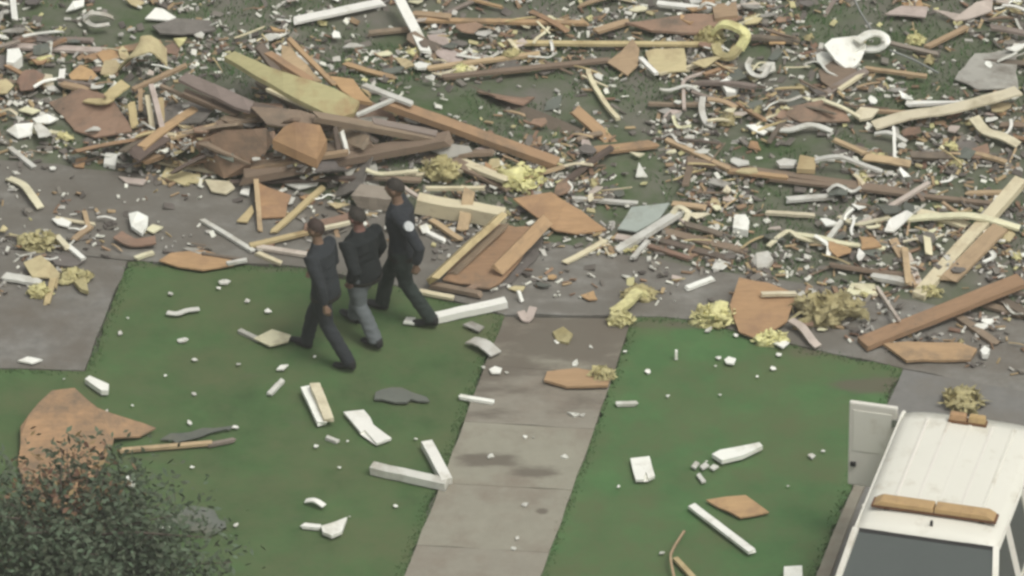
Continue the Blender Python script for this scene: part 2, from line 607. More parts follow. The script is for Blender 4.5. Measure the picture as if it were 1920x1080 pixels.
LAWN_A = [(-700, 690), (0, 692), (160, 696), (200, 594), (240, 491), (400, 497), (560, 502), (780, 546), (946, 592), (905, 690), (852, 836), (800, 968), (757, 1080), (690, 1240), (-700, 1240)]
LAWN_B = [(1185, 596), (1290, 600), (1400, 626), (1500, 650), (1692, 692), (1650, 785), (1610, 880), (1530, 1080), (1465, 1240), (950, 1240), (1010, 1080), (1100, 835)]
flat("lawn_ground", LAWN_A, "front_lawn", 0.0, .05, .05, .16)
flat("lawn_ground", LAWN_B, "muddy_lawn", 0.0, .05, .05, .16)
flat("driveway", [(1694, 692), (1960, 742), (2500, 830), (2500, 1240), (1467, 1240), (1532, 1080), (1612, 880)], "shaded_driveway", .016, .06, .012, .3)
flat("side_walk", [(-700, 400), (238, 489), (158, 694), (0, 690), (-700, 688)], "street_concrete", .016, .06, .015, .3)
flat("street", [(-700, 246), (-400, 270), (0, 300), (480, 345), (900, 430), (1300, 500), (1920, 600), (2500, 665), (2500, 826), (1960, 740), (1692, 690), (1500, 648), (1290, 598), (1187, 593), (946, 590), (780, 543), (560, 499), (400, 494), (240, 487), (-700, 398)],
     "street_concrete", .010, .06, .03, .3)

flat("curb_strip", [(1612, 884), (1632, 884), (1606, 945), (1572, 1035), (1556, 1080), (1490, 1240), (1466, 1240), (1530, 1080), (1556, 1014)], "concrete", .05, .08, .008, .3)

# front path: parent + poured slabs with open joints
path = structure(empty("path", G(960, 800)))
LX = lambda y: np.interp(y, [592, 690, 836, 968, 1080, 1240], [948, 907, 854, 802, 759, 692])
RX = lambda y: np.interp(y, [596, 835, 1080, 1240], [1183, 1098, 1008, 948])
cuts = [596, 686, 790, 905, 1022, 1145, 1260]
for i, (ya, yb) in enumerate(zip(cuts, cuts[1:])):
    skew = 14
    pts = [(LX(ya), ya + .3), (RX(ya), ya + skew + .3), (RX(yb), yb + skew - .3), (LX(yb), yb - .3)]
    if i == 0:
        pts[0] = (LX(596), 594)
        pts[1] = (RX(596), 598)
    S("slab", "", "", pts, "path_concrete", .022 + rnd.uniform(-.005, .005), .05, .01, parent=path, sub=.3, zj=0)
# back yard under the wreckage: uneven soil and grass
xs = np.arange(-10.5, 10.6, .13)
ys = np.arange(-1.5, 12.5, .13)
vid = {}
bm = bmesh.new()
for i, x in enumerate(xs):
    for j, y in enumerate(ys):
        px, py = proj(x, y)
        if py < np.interp(px, EDGE_X, EDGE_Y) + 22:
            h = H(x, y)
            vid[i, j] = bm.verts.new((x, y, h + (.012 * noise.noise(Vector((x * 5, y * 5, 0))) if h > .02 else -.004)))
for i in range(len(xs) - 1):
    for j in range(len(ys) - 1):
        q = [(i, j), (i + 1, j), (i + 1, j + 1), (i, j + 1)]
        if all(k in vid for k in q):
            bm.faces.new([vid[k] for k in q])
structure(link("yard_ground", mesh_of(bm), "yard", smooth=True))


# ------------------------------------------------------------------ grass (uncountable)
def inside(poly, x, y):
    c = np.zeros(len(x), bool)
    n = len(poly)
    for i in range(n):
        x0, y0 = poly[i]
        x1, y1 = poly[(i + 1) % n]
        k = (y0 > y) != (y1 > y)
        c ^= k & (x < (x1 - x0) * (y - y0) / (y1 - y0 + 1e-12) + x0)
    return c


def tri_cloud(name, V, mat, nv=3):
    n = len(V) // nv
    me = bpy.data.meshes.new(name)
    me.vertices.add(len(V))
    me.vertices.foreach_set("co", V.astype(np.float32).ravel())
    me.loops.add(len(V))
    me.loops.foreach_set("vertex_index", np.arange(len(V), dtype=np.int32))
    me.polygons.add(n)
    me.polygons.foreach_set("loop_start", np.arange(0, len(V), nv, dtype=np.int32))
    me.update()
    me.validate()
    return link(name, me, mat)


def blades(x, y, z, hmin, hmax, w):
    n = len(x)
    a = nrg.uniform(0, 2 * pi, n)
    h = nrg.uniform(hmin, hmax, n)
    lean = nrg.uniform(.2, 1.1, n) * h
    b = nrg.uniform(0, 2 * pi, n)
    base = np.stack([x, y, z], 1)
    dx = np.stack([np.cos(a), np.sin(a), 0 * a], 1) * w
    tip = base + np.stack([np.cos(b) * lean, np.sin(b) * lean, h], 1)
    return np.stack([base - dx, base + dx, tip], 1).reshape(-1, 3)


for poly in (LAWN_A, LAWN_B):
    w = [(G(a, b).x, G(a, b).y) for a, b in poly]
    xs_ = [p[0] for p in w]
    ys_ = [p[1] for p in w]
    n = int((max(xs_) - min(xs_)) * (max(ys_) - min(ys_)) * 3000)
    x = nrg.uniform(min(xs_) - .03, max(xs_) + .03, n)
    y = nrg.uniform(min(ys_) - .03, max(ys_) + .03, n)
    ax, ay = nrg.uniform(-.12, .12, n), nrg.uniform(-.12, .12, n)
    fringe = ~(inside(w, x + ax, y + ay) & inside(w, x - ax, y - ay))
    k = inside(w, x + nrg.normal(0, .045, n), y + nrg.normal(0, .045, n)) & (x > -7) & fringe
    g = tri_cloud("grass", blades(x[k], y[k], np.zeros(k.sum()), .01, .03, .009), "blade")
    g["kind"] = "stuff"
n = 60000
x = nrg.uniform(-8, 8, n)
y = nrg.uniform(-.5, 9.5, n)
keep, zz = [], []
for a, b in zip(x, y):
    px, py = proj(a, b)
    ok = py < np.interp(px, EDGE_X, EDGE_Y) - 5 and noise.noise(Vector((a * .55, b * .55, 9.0))) + .5 * noise.noise(Vector((a * 2, b * 2, 1.0))) > -.02
    keep.append(ok)
    zz.append(H(a, b) if ok else 0)
keep = np.array(keep)
g = tri_cloud("grass", blades(x[keep], y[keep], np.array(zz)[keep], .03, .075, .009), "blade")
g["kind"] = "stuff"

# ------------------------------------------------------------------ the air between the helicopter and the street
bm = bmesh.new()
bmesh.ops.create_cube(bm, size=1)
hz = link("haze", mesh_of(bm))
hz.scale = (1440, 1840, 64)
hz.location = (0, 600, 30.5)
hz["kind"] = "stuff"
hm = bpy.data.materials.new("haze")
hm.use_nodes = True
hn = hm.node_tree
hn.nodes.remove(hn.nodes["Principled BSDF"])
pv = hn.nodes.new("ShaderNodeVolumePrincipled")
pv.inputs["Color"].default_value = (.95, .96, .88, 1)
pv.inputs["Density"].default_value = HAZE
hn.links.new(pv.outputs[0], hn.nodes["Material Output"].inputs["Volume"])
hz.data.materials.append(hm)

# ------------------------------------------------------------------ white emergency van
van = empty("emergency_van", (0, 0, 0))
RZ = 1.88
f0, r0 = G(1738, 999, RZ), G(1832, 782, RZ)
hd = math.atan2(r0.x - f0.x, r0.y - f0.y)
van.location = (f0.x, f0.y, 0.016)
hd *= .94
van.rotation_euler = (0, 0, -hd)
tag(van, "white emergency van with amber light bar parked on the driveway, its rear door swung open", "van")
RL = Vector((r0.x - f0.x, r0.y - f0.y)).length     # roof length
ZR = RZ - .016


def vmesh(verts, faces, bevel=0.0, seg=2):
    bm = bmesh.new()
    vs = [bm.verts.new(v) for v in verts]
    for f in faces:
        bm.faces.new([vs[i] for i in f])
    bmesh.ops.recalc_face_normals(bm, faces=bm.faces)
    if bevel:
        bmesh.ops.bevel(bm, geom=list(bm.edges), offset=bevel, segments=seg, affect='EDGES', profile=.6)
    return bm


def vbox(x0, x1, y0, y1, z0, z1, bevel=.01, taper=0):
    v = [(x0, y0, z0), (x1, y0, z0), (x1, y1, z0), (x0, y1, z0), (x0 + taper, y0 + taper, z1), (x1 - taper, y0 + taper, z1), (x1 - taper, y1 - taper, z1), (x0 + taper, y1 - taper, z1)]
    return vmesh(v, [(0, 3, 2, 1), (4, 5, 6, 7), (0, 1, 5, 4), (1, 2, 6, 5), (2, 3, 7, 6), (3, 0, 4, 7)], bevel)


def vp(name, bm, mat, parent=van, smooth=False):
    return link(name, mesh_of(bm), mat, parent, None, smooth)


RW, BW, LW = .745, .905, .965            # half widths: roof, belt, lower body
YF, YW, YN = 0.0, -.78, -2.0             # roof front, windscreen base, nose
ZB = 1.20
# lower body from its side profile with wheel arches
prof = [(YN, .55), (YN, .98), (YN + .12, 1.08), (YW - .05, 1.16), (YW + .02, ZB), (RL - .02, ZB), (RL + .03, 1.0), (RL + .03, .42)]


def arch(cy, r):
    return [(cy + r * cos(a), .38 + r * sin(a) * .98) for a in np.linspace(0.08, pi - .08, 9)]


FW, RWH = YW - .55, RL - .72
low = prof + [(RWH + .43, .40)] + arch(RWH, .42) + [(RWH - .43, .40), (FW + .43, .40)] + arch(FW, .42) + [(FW - .43, .42)]
bm = bmesh.new()
a = [bm.verts.new((-LW + (.04 if z > 1.05 else 0), y, z)) for y, z in low]
b = [bm.verts.new((LW - (.04 if z > 1.05 else 0), y, z)) for y, z in low]
bm.faces.new(a)
bm.faces.new(list(reversed(b)))
for i in range(len(low)):
    j = (i + 1) % len(low)
    bm.faces.new((a[i], a[j], b[j], b[i]))
bmesh.ops.triangulate(bm, faces=[f for f in bm.faces if len(f.verts) > 4])
vp("body", bm, "van_paint")
# roof: crowned skin with rolled edges
bm = bmesh.new()
NX, NY = 14, 14
gr = []
for j in range(NY + 1):
    fy = j / NY
    row = []
    for i in range(NX + 1):
        u = i / NX * 2 - 1
        y = YF - .03 + fy * (RL + .05)
        yb = (fy * 2 - 1)
        z = ZR - .045 * abs(u) ** 6 - .03 * abs(yb) ** 8 - .012 * u * u
        row.append(bm.verts.new((u * RW, y, z)))
    gr.append(row)
for j in range(NY):
    for i in range(NX):
        bm.faces.new((gr[j][i], gr[j][i + 1], gr[j + 1][i + 1], gr[j + 1][i]))
ex = bmesh.ops.extrude_edge_only(bm, edges=[e for e in bm.edges if len(e.link_faces) == 1])
for v in ex["geom"]:
    if isinstance(v, bmesh.types.BMVert):
        v.co.z -= .05
        v.co.x *= 1.012
vp("roof", bm, "van_paint", smooth=True)
for i in range(5):
    xx = -.46 + i * .23
    vp("roof_rib", vbox(xx - .028, xx + .028, .62, RL - .12, ZR - .025, ZR + .001, .004, .012), "van_paint")
# drip rails
for s in (-1, 1):
    vp("drip_rail", vbox(s * RW - .012 + s * .012, s * RW + .012 + s * .012, .0, RL, ZR - .085, ZR - .058, .006), "van_paint")


def quad_slab(name, q, mat, t=.012, inset=0.0):
    q = [Vector(v) for v in q]
    n = (q[1] - q[0]).cross(q[3] - q[0]).normalized()
    c = sum(q, Vector()) / 4
    q = [v + (c - v) * inset for v in q]
    bm = bmesh.new()
    A = [bm.verts.new(v) for v in q]
    B = [bm.verts.new(v - n * t) for v in q]
    bm.faces.new(A)
    bm.faces.new(list(reversed(B)))
    for i in range(4):
        j = (i + 1) % 4
        bm.faces.new((A[j], A[i], B[i], B[j]))
    return vp(name, bm, mat)


zt = ZR - .07
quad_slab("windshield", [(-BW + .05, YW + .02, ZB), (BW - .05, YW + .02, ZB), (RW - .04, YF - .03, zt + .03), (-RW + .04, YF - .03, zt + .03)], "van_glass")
# windscreen rubber
quad_slab("windshield_seal", [(-RW + .01, YF - .06, zt + .005), (RW - .01, YF - .06, zt + .005), (RW - .02, YF - .028, zt + .036), (-RW + .02, YF - .028, zt + .036)], "rubber", .02)


def bar(name, p, q, w, d, mat="van_paint"):
    p, q = Vector(p), Vector(q)
    me = plank_mesh((q - p).length, w, d, 0, 0, 1, 1)
    o = link(name, me, mat, van)
    o.matrix_basis = Matrix.Translation((p + q) / 2) @ basis(q - p)
    return o


for s in (-1, 1):
    bar("pillar", (s * (BW - .02), YW + .01, ZB - .02), (s * (RW - .01), YF - .03, zt + .03), .065, .05)
    ysp = [YW + .12, .35, 1.12, 1.85, RL - .02]
    ytp = [YF + .05, .40, 1.13, 1.84, RL - .04]
    for k in range(3):
        quad_slab("side_window", [(s * BW, ysp[k] + .05, ZB), (s * BW, ysp[k + 1] - .05, ZB), (s * RW, ytp[k + 1] - .05, zt), (s * RW, ytp[k] + .05, zt)][::s], "van_glass")
    for k in range(1, 5):
        bar("pillar", (s * (BW + .002), ysp[k], ZB - .01), (s * (RW + .002), ytp[k], zt + .01), .10 if k < 4 else .12, .035)
    quad_slab("rear_panel", [(s * BW, ysp[3] - .05, ZB), (s * BW, ysp[4], ZB), (s * RW, ytp[4], zt), (s * RW, ytp[3] - .05, zt)][::s], "van_paint")
    # door mirror
    mr = vp("mirror", vbox(min(s * .98, s * 1.17), max(s * .98, s * 1.17), YW + .2, YW + .29, 1.17, 1.37, .02), "van_paint")
    vp("mirror_arm", vbox(min(s * .9, s * 1.0), max(s * .9, s * 1.0), YW + .22, YW + .26, 1.18, 1.215, .006), "rubber")
    # wheels
    for cy in (FW, RWH):
        wl = bpy.data.objects.new("wheel", None)
        COL.objects.link(wl)
        wl.parent = van
        wl.location = (s * .83, cy, .365)
        for nm, ro, ri, hw, mt in (("tyre", .365, .2, .11, "rubber"), ("rim", .215, .03, .09, "chrome")):
            bm = bmesh.new()
            secs = [(ri, -hw), (ro - .03, -hw), (ro, -hw + .03), (ro, hw - .03), (ro - .03, hw), (ri, hw)]
            rr = []
            for k in range(24):
                an = k / 24 * 2 * pi
                rr.append([bm.verts.new((x, r * cos(an), r * sin(an))) for r, x in secs])
            for k in range(24):
                for q in range(6):
                    A, B = rr[k], rr[(k + 1) % 24]
                    bm.faces.new((A[q], A[(q + 1) % 6], B[(q + 1) % 6], B[q]))
            link(nm, mesh_of(bm), mt, wl)
    hl = vp("headlight", vbox(min(s * .6, s * .9), max(s * .6, s * .9), YN - .02, YN + .04, .72, .92, .015), "lamp_lens")
    vp("tail_light", vbox(min(s * .84, s * .96), max(s * .84, s * .96), RL + .0, RL + .045, .75, 1.1, .012), "amber_dark")
    bar("wiper", (s * .1 - .05, YW + .03, ZB + .03), (s * .1 + .42 * (1 if s > 0 else -1), YW + .16, ZB + .13), .018, .018, "rubber")
vp("grille", vbox(-.55, .55, YN - .025, YN + .03, .70, .93, .012), "rubber")
vp("bumper", vbox(-.98, .98, YN - .14, YN + .02, .42, .62, .03), "chrome")
vp("bumper", vbox(-.96, .96, RL + .02, RL + .16, .42, .60, .03), "chrome")
# rear: right door closed, left door swung open square to the side
rd = vp("rear_door", vbox(.02, BW - .06, RL - .03, RL + .015, .58, zt - .01, .015), "van_paint")
od = bpy.data.objects.new("rear_door", None)
COL.objects.link(od)
od.parent = van
od.location = (-BW + .09, RL + .02, 0)
od["label"] = "open rear door standing out square to the side"
link("door_panel", mesh_of(vbox(-.52, .0, -.02, .035, .80, ZR - .03, .02)), "van_paint", od)
link("door_frame", mesh_of(vbox(-.47, -.06, -.026, -.018, 1.24, ZR - .12, .002)), "van_paint", od)
link("handle", mesh_of(vbox(-.49, -.43, -.05, -.018, 1.05, 1.1, .008)), "rubber", od)
for z in (.9, 1.6):
    link("hinge", mesh_of(vbox(-.05, .02, -.04, .0, z, z + .1, .006)), "chrome", od)
vp("cargo_floor", vbox(-.8, .8, 1.2, RL - .04, .60, .66, 0), "rubber")
# light bar over the windscreen, beacon at the back
y0 = .38
lb = vp("light_bar", vbox(-.66, .66, y0 - .08, y0 + .08, ZR + .015, ZR + .05, .012), "amber_dark")
for i in range(2):
    xa = -.645 + i * .645
    bm = vbox(xa + .001, xa + .644, y0 - .085, y0 + .085, ZR + .05, ZR + .105, .014, .010)
    if True:
        for v in bm.verts:
            if (v.co.x < xa + .06 and i == 0) or (v.co.x > xa + .55 and i == 1):
                k = (v.co.z - ZR - .05) / .055
                v.co.x += (.075 if i == 0 else -.075) * k
    ln = vp("lens", bm, "amber", lb)
for s in (-1, 1):
    vp("bar_foot", vbox(s * .5 - .03, s * .5 + .03, y0 - .05, y0 + .05, ZR - .015, ZR + .02, .004), "rubber", lb)
bc = vp("beacon", vbox(-.24, .17, RL - .17, RL - .07, ZR - .01, ZR + .02, .006), "amber_dark")
for xa in (-.235, -.03):
    vp("lens", vbox(xa, xa + .19, RL - .165, RL - .075, ZR + .02, ZR + .095, .014, .01), "amber", bc)
vp("antenna", vbox(.0, .028, .14, .168, ZR - .01, ZR + .05, .006), "rubber")

# ------------------------------------------------------------------ people
def tube(bm, pts, rad, n=12):
    """lofted limb; rad entries are r or (rx, ry)"""
    rings = []
    N = len(pts)
    for i, p in enumerate(pts):
        p = Vector(p)
        d = (Vector(pts[min(i + 1, N - 1)]) - Vector(pts[max(i - 1, 0)])).normalized()
        ref = Vector((1, 0, 0)) if abs(d.x) < .9 else Vector((0, 1, 0))
        Y = d.cross(ref).normalized()
        X = Y.cross(d)
        rx, ry = rad[i] if isinstance(rad[i], tuple) else (rad[i], rad[i])
        rings.append([bm.verts.new(p + X * rx * cos(k / n * 2 * pi) + Y * ry * sin(k / n * 2 * pi)) for k in range(n)])
    for a, b in zip(rings, rings[1:]):
        for k in range(n):
            bm.faces.new((a[k], a[(k + 1) % n], b[(k + 1) % n], b[k]))
    for ring, i, s in ((rings[0], 0, -1), (rings[-1], -1, 1)):
        d = (Vector(pts[1]) - Vector(pts[0])).normalized() if i == 0 else (Vector(pts[-1]) - Vector(pts[-2])).normalized()
        r = rad[i][0] if isinstance(rad[i], tuple) else rad[i]
        v = bm.verts.new(Vector(pts[i]) + d * s * r * .35)
        for k in range(n):
            bm.faces.new((ring[k], ring[(k + 1) % n], v))


def ball(bm, c, r, sub=2):
    q = bmesh.ops.create_icosphere(bm, subdivisions=sub, radius=1)
    for v in q["verts"]:
        v.co = Vector((v.co.x * r[0] + c[0], v.co.y * r[1] + c[1], v.co.z * r[2] + c[2]))


def remesh(bm, voxel, smooth=3, fold=0.0, seed=0):
    me = mesh_of(bm)
    o = bpy.data.objects.new("t", me)
    COL.objects.link(o)
    m = o.modifiers.new("r", 'REMESH')
    m.mode = 'VOXEL'
    m.voxel_size = voxel
    s = o.modifiers.new("s", 'SMOOTH')
    s.factor = .5
    s.iterations = smooth
    dg = bpy.context.evaluated_depsgraph_get()
    out = bpy.data.meshes.new_from_object(o.evaluated_get(dg))
    bpy.data.objects.remove(o)
    bpy.data.meshes.remove(me)
    if fold:
        out.update()
        ns = [v.normal.copy() for v in out.vertices]
        for v, n in zip(out.vertices, ns):
            q = v.co
            f = noise.noise(Vector((q.x * 9 + seed, q.y * 9, q.z * 22))) + .6 * noise.noise(Vector((q.x * 24, q.y * 24 + seed, q.z * 36)))
            v.co = q + n * f * fold
    return out


def join(a, b):
    bm = bmesh.new()
    bm.from_mesh(a)
    bm.from_mesh(b)
    me = bpy.data.meshes.new("j")
    bm.to_mesh(me)
    bm.free()
    return me


def hand_bm(wr, d, side, palm_n):
    """palm with four unequal curled fingers and a thumb, wrist at wr, pointing along d"""
    bm = bmesh.new()
    d = d.normalized()
    n = palm_n.normalized()
    s = d.cross(n).normalized() * side
    n = s.cross(d).normalized() * (1 if s.cross(d).dot(palm_n) > 0 else -1)
    W = Vector(wr)
    tube(bm, [W - d * .03, W + d * .03, W + d * .085], [(.024, .024), (.028, .026), (.03, .028)], 10)
    for k in (-1, 0, 1):
        tube(bm, [W + d * .01 + s * .012 * k, W + d * .088 + s * .026 * k], [.015, .014], 8)
    for k, ln in ((-1.5, .066), (-.5, .078), (.5, .074), (1.5, .06)):
        p0 = W + d * .075 + s * .0185 * k
        p1 = p0 + d * ln * .45 + n * .006
        p2 = p1 + d * ln * .34 + n * ln * .22
        p3 = p2 + d * ln * .14 + n * ln * .26
        tube(bm, [p0, p1, p2, p3], [.0095, .009, .0082, .007], 8)
    t0 = W + d * .025 - s * .024
    t1 = t0 + d * .035 - s * .016 + n * .01
    tube(bm, [t0, t1, t1 + d * .03 - s * .004 + n * .012], [.013, .0115, .009], 8)
    return bm


def sphere_head(scale=1.0, hair=False, seed=0):
    bm = bmesh.new()
    bmesh.ops.create_uvsphere(bm, u_segments=28, v_segments=20, radius=1)
    for v in bm.verts:
        x, y, z = v.co
        X, Y, Z = x * .076, y * .096, z * .118
        if z < 0:
            X *= 1 - .28 * abs(z) ** 1.3
            Y = Y * (1 - .12 * abs(z)) + .012 * abs(z)
        if y > .6:
            Y *= .95
            if abs(x) < .24 and -.3 < z < .1:
                Y += .022 * (1 - abs(x) / .24) * (1 - abs(z + .14) / .24 if abs(z + .14) < .24 else 0)   # nose
            if .08 < abs(x) < .6 and -.02 < z < .2:
                Y -= .006                                                  # eye sockets
            if abs(x) < .35 and -.52 < z < -.40:
                Y += .004                                                  # lips
        v.co = Vector((X, Y, Z))
    if hair:
        kill = [f for f in bm.faces if not (f.calc_center_median().z > .025 + .5 * f.calc_center_median().y
                                            and f.calc_center_median().z > -.075)]
        bmesh.ops.delete(bm, geom=kill, context='FACES')
        for v in bm.verts:
            v.co = v.co * 1.075 + Vector((0, -.003, .003)) + v.co.normalized() * noise.noise(v.co * 60 + Vector((seed, 0, 0))) * .006
    return bm


def person(label, x, y, rz, height, bulk, jacket, trousers, hair, stride, arm_l, arm_r, lean=.05, patch=False, shirt=False, head_turn=0.0, seed=0):
    k = height / 1.80
    root = empty("person", (0, 0, 0))
    tag(root, label, "person", "people walking across the lawn")
    L = lean
    pel = Vector((0, 0, .93))
    chest = Vector((0, L * .7, 1.36))
    neck = Vector((0, L, 1.51))
    hdc = Vector((0, L + .035, 1.685))
    sh = {-1: Vector((-.185, L * .8, 1.425)), 1: Vector((.185, L * .8, 1.425))}
    ff, rf = stride                       # +1 side leg forward / -1 side trailing, ankle y
    if patch:
        sh[-1].y -= .09
        sh[1].y += .06
    legs = {}
    for s, ay in ((1, ff), (-1, rf)):
        hip = Vector((s * .095, 0, .90))
        an = Vector((s * .095, ay, .09 if ay > 0 else .13))
        mid = (hip + an) / 2
        kn = Vector((s * .10, mid.y + (.055 if ay > 0 else .10), mid.z + .02))
        legs[s] = (hip, kn, an)
    arms = {}
    for s, (ey, wy, wz, wx) in ((-1, arm_l), (1, arm_r)):
        el = sh[s] + Vector((s * .065, ey, -.285))
        wr = Vector((s * wx, wy, wz))
        arms[s] = (sh[s], el, wr)
    # --- body: one continuous surface
    bm = bmesh.new()
    tube(bm, [pel - Vector((0, 0, .08)), pel, pel + Vector((0, L * .2, .14)), chest, neck - Vector((0, 0, .06)), neck + Vector((0, 0, .01))],
         [(.13, .10), (.155, .11), (.135, .095), (.165, .115), (.10, .075), (.055, .055)], 16)
    tube(bm, [neck - Vector((0, 0, .05)), neck + Vector((0, .015, .06)), hdc - Vector((0, .01, .05))], [.058, .054, .05], 12)
    for s in (-1, 1):
        a, e, w = arms[s]
        tube(bm, [chest + Vector((s * .1, 0, .05)), a, a.lerp(e, .5), e, e.lerp(w, .35), w], [.07, .06, .047, .038, .04, .025], 12)
        h, n_, an = legs[s]
        tube(bm, [h + Vector((-s * .03, 0, .05)), h.lerp(n_, .3), n_, n_.lerp(an, .35), an], [.09, .082, .055, .056, .038], 12)
        tube(bm, [an - Vector((0, .05, .04)), an + Vector((0, .05, -.05)), an + Vector((0, .11, -.06))], [.034, .03, .02], 10)
    body = remesh(bm, .016, 2)
    hb = sphere_head()
    M = Matrix.Translation(hdc) @ Matrix.Rotation(head_turn, 4, 'Z') @ Matrix.Rotation(-.08, 4, 'X')
    for s in (-1, 1):
        ball(hb, (s * .078, -.008, -.012), (.012, .022, .033), 2)      # ears
        ball(hb, (s * .030, .083, .012), (.011, .008, .008), 1)        # eyes
    bmesh.ops.transform(hb, matrix=M, verts=hb.verts)
    body = join(body, mesh_of(hb))
    for s in (-1, 1):
        a, e, w = arms[s]
        hm = remesh(hand_bm(w + (w - e).normalized() * .02, (w - e), s, Vector((-s, .3, 0))), .0045, 1)
        body = join(body, hm)
    link("body", body, "skin", root, smooth=True)
    hr = sphere_head(hair=True, seed=seed)
    bmesh.ops.transform(hr, matrix=M, verts=hr.verts)
    link("hair", mesh_of(hr), hair, root, smooth=True)
    # --- clothes follow the body
    bm = bmesh.new()
    tube(bm, [pel + Vector((0, 0, -.05)), pel + Vector((0, 0, .05)), pel + Vector((0, L * .2, .17)), chest + Vector((0, 0, -.07)), chest + Vector((0, 0, .05)), neck - Vector((0, 0, .045)), neck + Vector((0, .0, .0))],
         [(.185, .145), (.18, .14), (.165, .125), (.19, .145), (.185, .13), (.11, .09), (.078, .078)], 18)
    for s in (-1, 1):
        a, e, w = arms[s]
        tube(bm, [chest + Vector((s * .09, 0, .05)), a, a.lerp(e, .5), e, e.lerp(w, .4), w], [.085, .082, .068, .058, .055, .044], 14)
    jm = remesh(bm, .014, 3, .007, seed)
    jk = link("jacket", jm, jacket, root, smooth=True)
    bm = bmesh.new()
    tube(bm, [pel + Vector((0, 0, -.12)), pel, pel + Vector((0, 0, .08))], [(.16, .12), (.175, .132), (.16, .12)], 16)
    for s in (-1, 1):
        h, n_, an = legs[s]
        tube(bm, [h + Vector((-s * .015, 0, .04)), h.lerp(n_, .35), n_, n_.lerp(an, .4), an + Vector((0, 0, -.02))], [.105, .10, .076, .076, .072], 14)
    link("trousers", remesh(bm, .014, 3, .007, seed + 5), trousers, root, smooth=True)
    for s in (-1, 1):
        h, n_, an = legs[s]
        bm = bmesh.new()
        up = .0 if an.y > 0 else .0
        tube(bm, [an + Vector((0, -.01, .03)), an + Vector((0, -.02, -.03))], [.052, .055], 12)
        tip = .02 if an.y > 0 else -.03
        tube(bm, [an + Vector((0, -.06, -.045)), an + Vector((0, .03, -.045)), an + Vector((0, .12, -.052 + tip)), an + Vector((0, .19, -.058 + tip))], [(.042, .04), (.046, .045), (.05, .034), (.036, .024)], 12)
        link("shoe", remesh(bm, .009, 2), "boot", root, smooth=True)
    bm = bmesh.new()                                   # belt, just below the hem of the top
    rg = [[], []]
    for q in range(20):
        an_ = q / 20 * 2 * pi
        for zz in (0, 1):
            rg[zz].append(bm.verts.new(pel + Vector((.192 * cos(an_), .152 * sin(an_), -.09 + .045 * zz))))
    for q in range(20):
        bm.faces.new((rg[0][q], rg[0][(q + 1) % 20], rg[1][(q + 1) % 20], rg[1][q]))
    be = link("belt", mesh_of(bm), "leather", root)
    so = be.modifiers.new("s", 'SOLIDIFY')
    so.thickness = .012
    if patch:
        a, e, w = arms[-1]
        for s in (-1,):
            c = a.lerp(e, .16)
            d = (e - a).normalized()
            out = Vector((-.62, -.78, .25)).normalized()
            side = d.cross(out).normalized()
            bm = bmesh.new()
            top, bot = [], []
            for q in range(14):
                an_ = q / 14 * 2 * pi
                u, v = .05 * cos(an_), .058 * sin(an_)
                if sin(an_) > .5:
                    v *= .85
                bend = -.18 * u * u / .05
                top.append(bm.verts.new(c + side * u + d * v + out * (.094 + bend)))
                bot.append(bm.verts.new(c + side * u + d * v + out * (.060 + bend)))
            bm.faces.new(top)
            bm.faces.new(list(reversed(bot)))
            for q in range(14):
                bm.faces.new((top[q], top[(q + 1) % 14], bot[(q + 1) % 14], bot[q]))
            link("sleeve_patch", mesh_of(bm), "patch", root)
    if shirt:
        bm = bmesh.new()
        tube(bm, [pel + Vector((0, .055, -.10)), pel + Vector((0, .06, .1)), chest + Vector((0, .055, 0)), neck + Vector((0, .03, -.04))], [(.12, .10), (.105, .095), (.09, .09), (.05, .05)], 14)
        link("shirt", remesh(bm, .014, 2, .004), "grey_shirt", root, smooth=True)
    root.location = (x, y, 0)
    root.rotation_euler = (0, 0, rz)
    root.scale = (k * bulk, k * bulk, k)
    return root


p = G(612, 673)
person("person nearest the camera in dark navy clothes with brown hair, striding left over the grass", p.x, p.y, radians(60), 1.74, 1.08,
       "navy_cloth", "navy_cloth", "hair_brown", (.30, -.34), (-.16, -.14, .92, .25), (-.02, .24, .96, .25), .08, seed=1)
p = G(684, 628)
person("person in the middle in a short black jacket and faded grey jeans", p.x, p.y, radians(44), 1.57, 1.32,
       "black_cloth", "jeans", "hair_dark", (.24, -.26), (-.2, -.08, .98, .25), (-.02, .13, .92, .25), .06, shirt=True, seed=2)
p = G(757, 596)
person("tall person at the right in dark uniform with a pale badge on the sleeve", p.x, p.y, radians(72), 1.76, 1.14,
       "navy_cloth", "green_cloth", "hair_dark", (.26, -.32), (-.20, -.22, .93, .25), (-.0, .15, .92, .25), .05, patch=True, seed=3)

